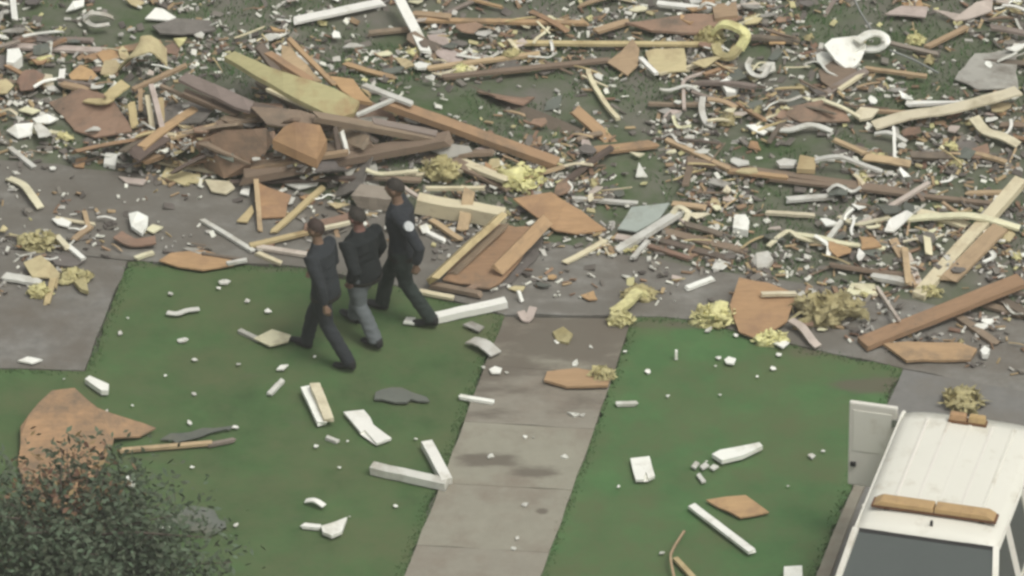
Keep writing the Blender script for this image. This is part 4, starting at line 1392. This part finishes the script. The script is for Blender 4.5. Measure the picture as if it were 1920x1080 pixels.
# --- middle right
S("foam_scrap", "orange-yellow block on the long brown board at right", "block", [(1494, 316), (1500, 290), (1530, 296), (1528, 318)], "yellow_wood", [.14, .24, .22, .14], t=.06)
R("pole", "pale pole arching right from the orange-yellow block", "pole", [(1528, 300), (1572, 294), (1614, 308), (1654, 322)], .06, "dirty_white", [.2, .24, .18, .12], t=.03)
S("box", "white end piece left of the orange-yellow block", "box", [(1455, 302), (1470, 296), (1494, 300), (1488, 310), (1462, 310)], "dirty_white", .12, t=.04)
P("trim_strip", "white strip with a raised end, right of the white block", "strip", 1478, 372, 1562, 366, .09, "dirty_white", .08)
P("trim_strip", "pale strip low on the grass right of the white block", "strip", 1438, 396, 1526, 402, .06, "cream_siding", .07)
P("pole", "taupe pole slanting up toward the right", "pole", 1638, 404, 1742, 341, .06, "pink_board", (.06, .16))
S("siding_piece", "white folded wedge at the foot of the taupe pole", "siding", [(1658, 432), (1668, 410), (1700, 394), (1712, 400), (1692, 420), (1676, 434)], "white_siding", [.1, .14, .2, .2, .12, .08])
R("trim_strip", "pale vine-like strip leading to the white folded wedge", "trim", [(1572, 406), (1606, 420), (1640, 414), (1668, 408)], .06, "cream_siding", [.1, .08, .1, .13], t=.02)
R("wide_trim", "long white board bowing to the right edge", B, [(1702, 410), (1770, 405), (1830, 406), (1912, 428)], .10, "cream_siding", [.14, .16, .18, .16], t=.03)
P("cream_beam", "long cream beam slanting up steeply at the right edge", "beam", 1722, 550, 1916, 332, .15, "cream_wood", (.08, .42), t=.08, jag=.02)
P("board", "tan board under the long cream beam at the right edge", B, 1780, 520, 1880, 420, .2, "tan_wood", (.07, .22))
R("trim_strip", "bent cream strip left end of the tangle at right", "trim", [(1440, 462), (1476, 434), (1500, 446), (1540, 456)], .055, "cream_siding", [.06, .1, .1, .06], t=.02)
R("trim_strip", "long cream strip through the tangle at right", "trim", [(1486, 438), (1540, 446), (1580, 456), (1660, 466)], .07, "cream_siding", [.08, .12, .1, .05], t=.02)
P("lath", "grey-green slat crossing the tangle at right", "slat", 1540, 464, 1598, 386, .06, "dirty_white", (.06, .14))
P("board", "tan plank below the white folded wedge", B, 1674, 448, 1722, 534, .1, "tan_wood", .06)
P("board", "pale plank beside the tan plank at right", B, 1700, 470, 1724, 530, .07, "pink_board", .05)
P("trim_strip", "white block-ended strip left of the cream beam", "strip", 1640, 514, 1704, 526, .11, "dirty_white", .09, t=.05)
S("siding_piece", "pale flat sheet above the yellow insulation at right", "siding", [(1588, 546), (1596, 530), (1640, 532), (1644, 550), (1600, 552)], "cream_siding", .05)
P("lath", "thin pale stick leaning onto the large brown board", "stick", 1644, 536, 1686, 598, .035, "pink_board", (.06, .2))
P("wide_board", "large brown board slanting to the right edge above the driveway", B, 1618, 640, 1916, 522, .22, "orange_wood", (.10, .16), t=.06, jag=.02)
S("plywood_sheet", "brown panel in front of the large brown board", "plywood", [(1656, 644), (1702, 640), (1800, 642), (1832, 654), (1820, 674), (1700, 676)], "orange_wood", [.08, .1, .1, .08, .06, .07], t=.03)
P("board", "short brown board under the large brown board", B, 1798, 592, 1868, 642, .1, "brown_wood", .06)
S("foam_scrap", "small white ball-like lump on dark rubble by the driveway", "lump", [(1838, 656), (1846, 648), (1856, 654), (1852, 664), (1842, 664)], "white_siding", .1, t=.06)
P("board", "brown board lying at the right edge below the cream beam", B, 1820, 560, 1920, 590, .1, "brown_wood", .05)
C("insulation_clump", "yellow-green scrap between the cream beam and the large brown board", "insulation", 1742, 548, .14, .07, .08)
C("insulation_clump", "big yellow insulation heap right of the orange plywood", "insulation", 1554, 582, .37, .24, .2, shreds=110)
S("plywood_sheet", "large orange plywood at the top edge of the right lawn", "plywood", [(1386, 520), (1440, 530), (1482, 546), (1490, 560), (1476, 602), (1422, 636), (1386, 622), (1368, 572)], "plywood", [.22, .22, .2, .18, .1, .07, .07, .14], jit=.012)
P("trim_strip", "white stick on the large orange plywood", "stick", 1428, 549, 1492, 548, .06, "cream_siding", .24)
C("insulation_clump", "yellow insulation left of the large orange plywood", "insulation", 1344, 594, .24, .16, .13, shreds=90)
C("insulation_clump", "insulation shreds at the front corner of the large orange plywood", "insulation", 1448, 636, .18, .1, .09)
R("trim_strip", "white twisted strip hanging onto the right lawn", "trim", [(1482, 600), (1504, 614), (1524, 640), (1534, 650)], .10, "pink_board", [.12, .1, .07, .05], t=.02)
S("siding_piece", "white flake between shreds on the right lawn edge", "siding", [(1446, 640), (1462, 632), (1480, 642), (1468, 652)], "white_siding", .06)
C("insulation_clump", "dull yellow insulation behind the van", "insulation", 1806, 752, .2, .2, .12)
C("insulation_clump", "yellow insulation curl at the head of the path, front lump", "insulation", 1164, 600, .12, .1, .12)
R("insulation_strip", "yellow strip of insulation at the head of the path", "insulation", [(1150, 586), (1176, 568), (1196, 548), (1214, 552)], .12, "insulation", [.1, .14, .12, .07], t=.05)
C("insulation_clump", "yellow insulation curl at the head of the path, rear lump", "insulation", 1200, 552, .18, .1, .09)
S("dirt_scrap", "olive tuft left of the insulation at the head of the path", "insulation", [(1036, 622), (1056, 612), (1074, 626), (1066, 642), (1044, 638)], "insulation", [.05, .08, .1, .06, .05], t=.03)
R("shell_scrap", "pinkish white V-shaped scrap at the head of the path", "scrap", [(976, 584), (988, 600), (1000, 576)], .09, "pink_board", [.1, .05, .12], t=.02)
P("trim_strip", "thin white peg at the head of the path", "peg", 972, 544, 978, 562, .04, "white_siding", (.14, .05))
S("plywood_sheet", "brown board with yellow insulation at one end, on the path", "plywood", [(1020, 712), (1026, 696), (1082, 690), (1146, 700), (1140, 722), (1062, 724)], "orange_wood", .08, t=.03)
C("insulation_clump", "yellow tuft on the brown board on the path", "insulation", 1130, 702, .13, .09, .07, lift=.06)
# --- on the left lawn
P("white_beam", "thick white beam on the grass right of the tall walker", "beam", 806, 592, 948, 562, .12, "white_siding", .1, t=.08, jag=.015)
S("siding_piece", "white chip at the tall walker's trailing foot", "siding", [(756, 604), (762, 594), (779, 595), (777, 606)], "white_siding", .055, t=.025)
S("siding_piece", "grey-white curved scrap right of the white beam's near end", "siding", [(868, 608), (884, 602), (908, 612), (898, 621)], "grey_sheet", .06)
R("curved_sheet", "pale grey shell-shaped panel on the grass beside the path", "panel", [(882, 638), (905, 644), (930, 664)], .16, "dirty_white", [.06, .1, .07], t=.02)
S("siding_piece", "white flake at the edge of the path near the grey panel", "siding", [(917, 692), (928, 686), (941, 690), (938, 699), (922, 699)], "white_siding", .06)
P("trim_strip", "white stick across the left edge of the path", "stick", 861, 741, 925, 752, .06, "white_siding", .06)
P("trim_strip", "tan strip at the tip of the broken wooden box", "strip", 786, 544, 850, 556, .07, "cream_wood", .06)
S("siding_piece", "cream plate on the grass left of the walkers' feet", "plate", [(476, 634), (510, 617), (546, 628), (540, 640), (506, 648)], "cream_siding", .06)
P("trim_strip", "faint grey strip left of the cream plate", "strip", 450, 618, 484, 634, .06, "grey_sheet", .045)
P("trim_strip", "thin white stick below the walkers' feet", "stick", 505, 737, 530, 711, .06, "dirty_white", .055)
S("siding_piece", "small white chip above the thin white stick", "siding", [(518, 692), (526, 684), (541, 683), (532, 692)], "white_siding", .05)
DB = empty("broken_shutter", G(596, 752))
tag(DB, "pair of cream boards fixed side by side, standing out of the lawn below the walkers", "shutter")
P("slat", "", "", 572, 724, 604, 792, .10, "white_siding", (.12, .08), t=.05, parent=DB, jag=.02)
P("slat", "", "", 590, 716, 616, 784, .11, "cream_siding", (.2, .12), t=.05, parent=DB, jag=.02)
P("cross_piece", "", "", 566, 736, 604, 726, .04, "brown_wood", (.07, .08), t=.03, parent=DB)
S("siding_piece", "broken white board with a notch, right of the pair of cream boards", "siding", [(644, 772), (682, 768), (694, 782), (700, 796), (734, 821), (706, 831), (684, 806), (676, 810)], "white_siding", .065, t=.03, jit=.006)
VG = empty("downspout", G(800, 876))
tag(VG, "white V-shaped gutter downspout on the grass left of the path", "gutter")
P("long_arm", "", "", 698, 871, 838, 902, .13, "dirty_white", .11, t=.09, parent=VG, jag=.012)
P("short_arm", "", "", 800, 826, 838, 898, .12, "white_siding", .112, t=.085, parent=VG, jag=.012)
R("siding_piece", "curved white sliver on the near left lawn", "siding", [(573, 939), (590, 938), (608, 949)], .07, "white_siding", [.05, .08, .05], t=.015)
P("siding_piece", "short white sliver left of the white wedge on the near lawn", "siding", 566, 983, 599, 986, .07, "white_siding", .055)
S("siding_piece", "white wedge on the near left lawn", "siding", [(602, 986), (628, 978), (651, 969), (641, 996), (622, 1004), (605, 997)], "white_siding", .08, t=.04, jit=.006)
S("plywood_sheet", "large orange plywood sheet partly behind the young tree", "plywood", [(38, 800), (98, 732), (140, 727), (182, 764), (292, 802), (262, 818), (214, 820), (190, 880), (130, 960), (50, 950), (34, 860)], "weathered_plywood", [.12, .3, .32, .24, .08, .06, .1, .1, .1, .08, .08], jit=.02)
P("board", "thin tan board on the grass right of the large plywood sheet", B, 226, 842, 396, 828, .06, "tan_wood", .07)
P("board", "grey slat continuing from the thin tan board", "slat", 390, 832, 440, 822, .05, "grey_wood", .06)
S("felt_scrap", "dark tar-paper strip beside the thin tan board", "tar paper", [(300, 824), (320, 812), (380, 802), (436, 798), (430, 806), (372, 820), (330, 830)], "felt", .05, t=.008, jit=.05, sub=.09)
S("felt_scrap", "grey tar-paper sheet right of the young tree", "tar paper", [(308, 972), (350, 950), (388, 952), (424, 988), (400, 1002), (340, 990)], "felt", .045, t=.008, jit=.05, sub=.09)
S("felt_scrap", "dark cloth scrap on the grass below the walkers", "cloth", [(702, 748), (716, 730), (752, 726), (774, 736), (800, 744), (806, 752), (770, 748), (740, 754)], "felt", .05, t=.02, jit=.05, sub=.09)
S("foam_scrap", "white ball-like lump at the edge of the young tree", "lump", [(236, 894), (244, 886), (254, 892), (252, 902), (240, 903)], "white_siding", .12, t=.08)
S("siding_piece", "white block at the corner of the left walk", "block", [(159, 710), (168, 704), (204, 720), (203, 732), (190, 732)], "white_siding", .09, t=.06, jit=.006)
S("siding_piece", "white sliver lying on the left walk", "siding", [(33, 676), (52, 668), (80, 674), (60, 681)], "white_siding", .06)
R("siding_piece", "grey-green zigzag strip on the upper left lawn", "siding", [(313, 586), (332, 588), (350, 582), (374, 579)], .07, "dirty_white", .05, t=.012)
P("siding_piece", "faint pale strip below the dark tar-paper strip", "siding", 612, 818, 634, 826, .05, "dirty_white", .045)
S("siding_piece", "small white flake below the grey tar-paper sheet", "siding", [(288, 984), (298, 979), (320, 988), (312, 993)], "dirty_white", .05)
# --- on the right lawn
S("siding_piece", "white plate with a notched lower edge on the right lawn", "plate", [(1182, 859), (1218, 855), (1228, 892), (1216, 898), (1211, 884), (1207, 899), (1192, 899)], "white_siding", .07, t=.03, jit=.004)
S("siding_piece", "white wedge-shaped board on the right lawn", "siding", [(1335, 851), (1350, 843), (1424, 829), (1430, 836), (1392, 854), (1354, 863)], "white_siding", .09, t=.05, jit=.006)
S("plywood_sheet", "orange plywood diamond on the right lawn", "plywood", [(1324, 937), (1398, 928), (1442, 960), (1388, 970)], "plywood", .055, jit=.01)
P("trim_strip", "long white stick on the right lawn", "stick", 1297, 946, 1410, 1032, .09, "white_siding", .08, jag=.015)
P("board", "yellow stick at the bottom edge of the right lawn", "stick", 1266, 1044, 1310, 1092, .06, "yellow_wood", .07)
R("twig", "bent pale twig beside the yellow stick", "twig", [(1283, 996), (1262, 1030), (1258, 1050), (1266, 1092)], .025, "tan_wood", [.05, .1, .12, .05], t=.02)
S("box", "white block at the bottom edge beside the driveway", "block", [(1470, 1062), (1504, 1060), (1506, 1092), (1468, 1094)], "white_siding", .1, t=.07, jit=.004)
P("trim_strip", "thin white peg standing in the right lawn", "peg", 1268, 656, 1268, 672, .03, "white_siding", (.13, .03), t=.02)
S("siding_piece", "white three-pointed flake on the upper right lawn", "siding", [(1358, 674), (1366, 668), (1380, 672), (1376, 682), (1362, 680)], "white_siding", .06)
P("siding_piece", "pale sliver in the middle of the right lawn", "siding", 1156, 755, 1194, 754, .06, "dirty_white", .05)
for i, q in enumerate(([(1296, 874), (1304, 864), (1312, 868), (1304, 878)], [(1312, 874), (1322, 866), (1330, 872), (1318, 880)], [(1330, 876), (1338, 870), (1348, 874), (1338, 881)], [(1306, 890), (1312, 886), (1324, 902), (1316, 904)])):
    S("siding_piece", ("leftmost", "second", "rightmost", "lowest")[i] + " of four grey-white crumbs beside the white wedge-shaped board", "siding", q, "dirty_white", .05, group="crumbs beside the white wedge-shaped board")

# small flakes one by one on the grass
FL = [(320, 550, 1), (463, 564, 1), (502, 583, 1), (240, 596, 0), (225, 624, 1), (342, 637, 2), (366, 674, 1), (448, 682, 1), (310, 704, 0), (364, 738, 1),
      (356, 793, 1), (442, 800, 1), (360, 876, 1), (442, 984, 1), (593, 836, 1), (636, 876, 0), (742, 948, 1), (656, 968, 0), (410, 540, 1), (420, 528, 2),
      (728, 730, 0), (906, 688, 1), (950, 698, 0), (780, 822, 0), (652, 827, 0), (120, 710, 0), (200, 770, 0), (248, 760, 0), (590, 668, 0), (455, 620, 0)]
FR = [(1252, 742, 1), (1215, 696, 1), (1172, 658, 1), (1348, 670, 1), (1342, 686, 0), (1450, 690, 1), (1460, 664, 1), (1350, 740, 0), (1522, 855, 2), (1544, 845, 0),
      (1478, 911, 0), (1242, 1036, 1), (1380, 628, 1), (1328, 618, 2), (1325, 865, 0), (1420, 705, 0), (1160, 912, 0)]
FP = [(1076, 776, 2), (1092, 778, 1), (1058, 856, 2), (984, 945, 2), (970, 1008, 1), (963, 1028, 1), (1108, 650, 1), (1078, 682, 2), (920, 855, 2), (1000, 820, 0), (1045, 640, 1), (984, 818, 1)]
flake_me = []
for i in range(8):
    r = random.Random(i + 50)
    n = r.choice((4, 5, 5, 6))
    pts = [Vector((cos(a) * r.uniform(.6, 1.15), sin(a) * r.uniform(.45, .9), r.uniform(-.1, .25))) for a in [2 * pi * k / n + r.uniform(-.25, .25) for k in range(n)]]
    me = mesh_of(sheet_bm(pts, .22, .05, .5, i))
    me.materials.append(MATS["white_siding" if i % 2 else "dirty_white"])
    flake_me.append(me)


def flakes(lst, label, group, z):
    for px, py, s in lst:
        r = (.026, .042, .062)[s] * rnd.uniform(.85, 1.15)
        p = G(px, py, z)
        o = link("paint_flake", rnd.choice(flake_me), None, None, p)
        o.scale = (r, r, r)
        o.rotation_euler = (rnd.uniform(-.2, .2), rnd.uniform(-.2, .2), rnd.uniform(0, 6.3))
        tag(o, describe(px, py, "white flake on the grass" if "lawn" in group else "pale flake on the path", ("tiny", "small", "larger")[s]) or label, "flake", group)


# ------------------------------------------------------------------ smaller wreckage: individuals by kind and place
def bank(kind, n, fn, mats):
    out = []
    for m in mats:
        for i in range(n):
            me = fn(random.Random(hash((m, i)) % 1 + i * 13 + len(m)))
            me.materials.append(MATS[m])
            out.append(me)
    return out


def f_board(r):
    return plank_mesh(r.uniform(.35, 1.1), r.uniform(.05, .12), r.uniform(.02, .045), .03, r.uniform(-.02, .03), r.randint(0, 9999), 4)


def f_splinter(r):
    return plank_mesh(r.uniform(.14, .5), r.uniform(.018, .04), r.uniform(.012, .02), .03, r.uniform(-.01, .02), r.randint(0, 9999), 3, r.uniform(.4, 1))


def f_scrap(r, s0=.05, s1=.17, t=.015):
    n = r.choice((4, 5, 6))
    a0 = r.uniform(0, 6)
    pts = []
    sz = r.uniform(s0, s1)
    el = r.uniform(.4, .9)
    fold = r.uniform(-.3, .5)
    for k in range(n):
        a = a0 + 2 * pi * k / n + r.uniform(-.3, .3)
        q = r.uniform(.6, 1.2) * sz
        x, y = cos(a) * q, sin(a) * q * el
        pts.append(Vector((x, y, abs(x) * fold + .02)))
    return mesh_of(sheet_bm(pts, t, .012, .09, r.randint(0, 999), .01))


def f_strip(r):
    n = r.choice((3, 4))
    a = 0.0
    p = Vector((0, 0, .03))
    pts = [p.copy()]
    for k in range(n - 1):
        a += r.uniform(-.9, .9)
        p = p + Vector((cos(a), sin(a), 0)) * r.uniform(.1, .22)
        pts.append(Vector((p.x, p.y, r.uniform(.02, .1))))
    c = sum(pts, Vector()) / len(pts)
    return ribbon_mesh([q - Vector((c.x, c.y, 0)) for q in pts], r.uniform(.03, .06), .012, r.uniform(0, .3), r.randint(0, 999), 3)


def f_tuft(r):
    me = clump_mesh(r.uniform(.06, .15), r.uniform(.05, .11), r.uniform(.025, .05), r.randint(0, 900), .9, 2, 26)
    return me


KINDS = [("broken_board", "board", 130, bank("b", 5, f_board, ["brown_wood", "tan_wood", "orange_wood", "grey_wood", "dark_wood", "cream_wood"]), "broken board", .05),
         ("wood_splinter", "splinter", 240, bank("s", 5, f_splinter, ["tan_wood", "cream_wood", "brown_wood", "yellow_wood"]), "thin splinter", .05),
         ("siding_scrap", "siding", 290, bank("w", 6, f_scrap, ["white_siding", "dirty_white", "cream_siding", "pink_board"]), "siding scrap", .03),
         ("shingle_fragment", "shingle", 130, bank("g", 5, lambda r: f_scrap(r, .08, .24), ["shingle", "grey_sheet", "felt"]), "roofing fragment", .03),
         ("plywood_scrap", "plywood", 130, bank("p", 5, lambda r: f_scrap(r, .08, .26, .02), ["plywood", "red_plywood", "pale_plywood"]), "plywood scrap", .04),
         ("trim_curl", "trim", 130, bank("t", 7, f_strip, ["white_siding", "dirty_white", "cream_siding"]), "bent trim strip", .03),
         ("insulation_tuft", "insulation", 80, bank("i", 8, f_tuft, ["insulation"]), "insulation tuft", .02)]


def smooth_tufts():
    for k in KINDS[-1][3]:
        for p in k.polygons:
            p.use_smooth = True


smooth_tufts()
NEAR_X = [-300, 0, 240, 560, 700, 800, 950, 1190, 1300, 1500, 1700, 1950, 2300]
NEAR_Y = [560, 560, 480, 480, 460, 500, 560, 570, 590, 630, 670, 720, 760]


CLEAR = [(970, 200, 170, 70), (1440, 280, 130, 35), (1640, 60, 120, 50), (1740, 110, 130, 50), (660, 60, 120, 40), (260, 60, 120, 45), (1500, 400, 110, 35)]


KEEP = [(720, 186, 1048, 302, 26), (430, 102, 660, 205, 34), (342, 142, 472, 200, 22), (452, 326, 842, 254, 22), (790, 370, 945, 395, 24), (870, 500, 985, 415, 62),
        (1010, 385, 1100, 425, 30), (1180, 405, 1250, 395, 26), (1640, 236, 1905, 170, 22), (1722, 550, 1910, 335, 20), (1620, 640, 1910, 525, 26), (600, 470, 750, 400, 45),
        (1400, 560, 1470, 560, 50), (1560, 90, 1650, 80, 32), (540, 75, 690, 185, 14), (560, 240, 600, 290, 26), (1215, 110, 1280, 112, 22), (95, 200, 240, 230, 24)]


def kept(px, py):
    for x0, y0, x1, y1, rr in KEEP:
        dx, dy = x1 - x0, y1 - y0
        f = max(0, min(1, ((px - x0) * dx + (py - y0) * dy) / (dx * dx + dy * dy)))
        if math.hypot(px - x0 - f * dx, py - y0 - f * dy) < rr:
            return True
    return False


def spot(r, bare=.28):
    while True:
        px, py = r.uniform(-260, 2180), r.uniform(-170, 740)
        ny = np.interp(px, NEAR_X, NEAR_Y)
        if py > ny:
            continue
        ey = np.interp(px, EDGE_X, EDGE_Y)
        d = 1.0
        if py > ey + 20:
            d = bare * (1.6 if px > 1350 or px < 60 else 1.0)
        elif any(((px - a) / c) ** 2 + ((py - b) / e) ** 2 < 1 for a, b, c, e in CLEAR):
            d = .22                                    # the clearer far grass
        elif py > ey - 60:
            d = .75
        g_ = G(px, py)
        c_ = noise.noise(Vector((g_.x * 1.1, g_.y * 1.1, 5.0))) + .7 * noise.noise(Vector((g_.x * 3.1, g_.y * 3.1, 2.0)))
        d *= min(1.0, max(.06, .55 + 1.25 * c_))
        if r.random() < d:
            return px, py, ey


LAND = []
for o_ in list(COL.objects):
    if o_.parent is None and o_.get("label") and o_.get("category") not in ("flake",) and len(o_["label"].split()) <= 10 and not o_.get("group"):
        if o_.type == 'EMPTY':
            q_ = o_.location
        else:
            q_ = o_.matrix_basis @ (sum((Vector(c_) for c_ in o_.bound_box), Vector()) / 8)
        LAND.append((*proj(*q_), o_["label"]))
COLOUR = {"brown_wood": "brown", "tan_wood": "tan", "orange_wood": "orange-brown", "grey_wood": "grey", "dark_wood": "dark", "cream_wood": "cream",
          "yellow_wood": "yellow", "white_siding": "white", "dirty_white": "off-white", "cream_siding": "cream", "pink_board": "pinkish",
          "shingle": "dark", "grey_sheet": "pale grey", "felt": "blackish", "plywood": "orange", "red_plywood": "reddish", "pale_plywood": "pale yellow", "insulation": "yellow"}
DIRS = ["right of", "below right of", "in front of", "below left of", "left of", "beyond and left of", "behind", "beyond and right of"]


def describe(px, py, word, size):
    c = sorted((((px - a) ** 2 + ((py - b) * 1.5) ** 2) ** .5, a, b, l) for a, b, l in LAND)[:14]
    for d, a, b, l in c:
        an = math.degrees(math.atan2((py - b) * 1.5, px - a)) % 360
        k = DIRS[int((an + 22.5) // 45) % 8]
        near = "touching" if d < 14 else ("just " + k if d < 45 else k)
        for sz in ("", size + " "):
            t = f"{sz}{word} {near} the {l}"
            if len(t.split()) <= 16 and t not in LABELS:
                return t
    for d, a, b, l in c:
        for e, a2, b2, l2 in c:
            t = f"{size} {word} between the {' '.join(l.split()[:6])} and {l2}"
            if l2 != l and len(t.split()) <= 16 and t not in LABELS:
                return t
    return None


def zone(px, py, ey):
    c = "left" if px < 640 else ("middle" if px < 1280 else "right")
    if py > ey:
        return {"left": "on the grey pavement left of the walkers", "middle": "on the grey pavement right of the walkers", "right": "on the pavement behind the right lawn"}[c]
    if py > ey * .5:
        return {"left": "in the wreckage around the wood pile", "middle": "in the wreckage around the slanting beam", "right": "in the tangle before the long cream beam"}[c]
    return {"left": "in the far wreckage left of the steep white board", "middle": "in the far wreckage near the bent pale pole", "right": "in the far wreckage around the bent awning"}[c]


flakes(FL, "tiny white flake lying in the grass left of the path", "white flakes on the left lawn", .04)
flakes(FR, "tiny white flake lying in the grass right of the path", "white flakes on the right lawn", .04)
flakes(FP, "tiny pale flake lying on the concrete path", "pale flakes on the path", .035)

r = random.Random(2024)
for name, cat, num, meshes, word, lift in KINDS:
    for i in range(num):
        px, py, ey = spot(r)
        if name == "broken_board" and py > ey and r.random() < .6:
            px, py, ey = spot(r, .0)
        while kept(px, py):
            px, py, ey = spot(r)
        p = GP(px, py, 0.0)
        o = link(name, r.choice(meshes), None)
        p.z += lift + (r.uniform(0, .07) if py < ey - 30 else 0)
        if py >= ey - 10:
            p.z = max(p.z, .04)
        o.location = p
        a = r.gauss(.0, .5) if r.random() < .5 else r.uniform(0, 2 * pi)
        tl = .16 if py < ey else .05
        o.rotation_euler = (r.gauss(0, tl), r.gauss(0, tl * .7), a)
        s = r.uniform(.6, 1.05) * (1 if py < ey else .75)
        o.scale = (s, s, s)
        z = zone(px, py, ey)
        mn = o.data.materials[0].name
        w_ = f"{COLOUR[mn]} {word}"
        sx, sy = proj(*p)
        big = {"broken_board": .6, "wood_splinter": .3, "siding_scrap": .22, "shingle_fragment": .3, "plywood_scrap": .32, "trim_curl": .33, "insulation_tuft": .25}[name]
        ext = s * max((max(c[k] for c in o.bound_box) - min(c[k] for c in o.bound_box)) for k in (0, 1))
        lab = describe(sx, sy, w_, "large" if ext > big else "small")
        if lab:
            tag(o, lab, cat, f"{word}s in the wreckage")
        else:
            tag(o, f"{w_} {z}", cat, f"{w_}s {z}")


hr_ = random.Random(77)
heap_boards = [plank_mesh(hr_.uniform(.8, 1.9), hr_.uniform(.10, .2), hr_.uniform(.035, .06), .06, hr_.uniform(-.03, .05), i, 6) for i in range(12)]
heap_panels = [f_scrap(random.Random(i + 300), .25, .45, .02) for i in range(10)]
for k in range(40):
    board = k % 5 < 3
    px, py = hr_.gauss(560, 170), hr_.gauss(235, 62)
    if k % 4 == 0:
        px, py = hr_.gauss(960, 260), hr_.gauss(300, 40)
    if py > np.interp(px, EDGE_X, EDGE_Y) + 5 or not 200 < px < 1500 or py < 90 or kept(px, py):
        continue
    me = hr_.choice(heap_boards if board else heap_panels).copy()
    mn = hr_.choice(["brown_wood", "dark_wood", "dark_wood", "orange_wood", "grey_wood", "brown_wood"] if board else ["plywood", "red_plywood", "red_plywood", "grey_sheet", "shingle"])
    me.materials.append(MATS[mn])
    o = link("framing_board" if board else "torn_sheet", me)
    p = GP(px, py, 0.0)
    p.z += hr_.uniform(-.06, .04)
    o.location = p
    o.rotation_euler = (hr_.gauss(0, .35), hr_.gauss(0, .22), hr_.gauss(-.25, .5) if hr_.random() < .7 else hr_.uniform(0, 6.28))
    lab = describe(*proj(*p), f"{COLOUR[mn]} {'framing board' if board else 'torn panel'}", "heavy" if board else "broad")
    tag(o, lab or f"{COLOUR[mn]} torn piece in the wood pile", "board" if board else "panel", "framing and panels heaped in the wood pile")

# ------------------------------------------------------------------ fine litter nobody could count
def chips(name, n, mat, lo, hi, asp, bare):
    rr = random.Random(len(name) * 7 + n)
    V, F = [], []
    for i in range(n):
        px, py, ey = spot(rr, bare)
        p = GP(px, py, 0.0)
        z = p.z + rr.uniform(.005, .05) if py < ey - 20 else .03
        L_ = rr.uniform(lo, hi)
        W_ = L_ * rr.uniform(*asp)
        T_ = .008
        m = Matrix.Translation((p.x, p.y, z)) @ Matrix.Rotation(rr.uniform(0, 6.3), 4, 'Z') @ Matrix.Rotation(rr.gauss(0, .35), 4, 'Y') @ Matrix.Rotation(rr.gauss(0, .35), 4, 'X')
        b = len(V)
        for sx, sy, sz in ((-1, -1, -1), (1, -.8, -1), (.8, 1, -1), (-1, .7, -1), (-1, -1, 1), (1, -.8, 1), (.8, 1, 1), (-1, .7, 1)):
            V.append(m @ Vector((sx * L_ / 2, sy * W_ / 2, sz * T_)))
        F += [(b, b + 3, b + 2, b + 1), (b + 4, b + 5, b + 6, b + 7), (b, b + 1, b + 5, b + 4), (b + 1, b + 2, b + 6, b + 5), (b + 2, b + 3, b + 7, b + 6), (b + 3, b, b + 4, b + 7)]
    me = bpy.data.meshes.new(name)
    me.from_pydata([tuple(v) for v in V], [], F)
    o = link(name, me, mat)
    o["kind"] = "stuff"


chips("pale_litter", 8000, "chips_pale", .02, .10, (.25, .8), .2)
chips("wood_litter", 4000, "chips_wood", .04, .15, (.1, .5), .25)
chips("dark_litter", 4500, "chips_dark", .04, .14, (.3, .9), .3)
chips("yellow_litter", 420, "chips_yellow", .03, .12, (.4, .9), .12)
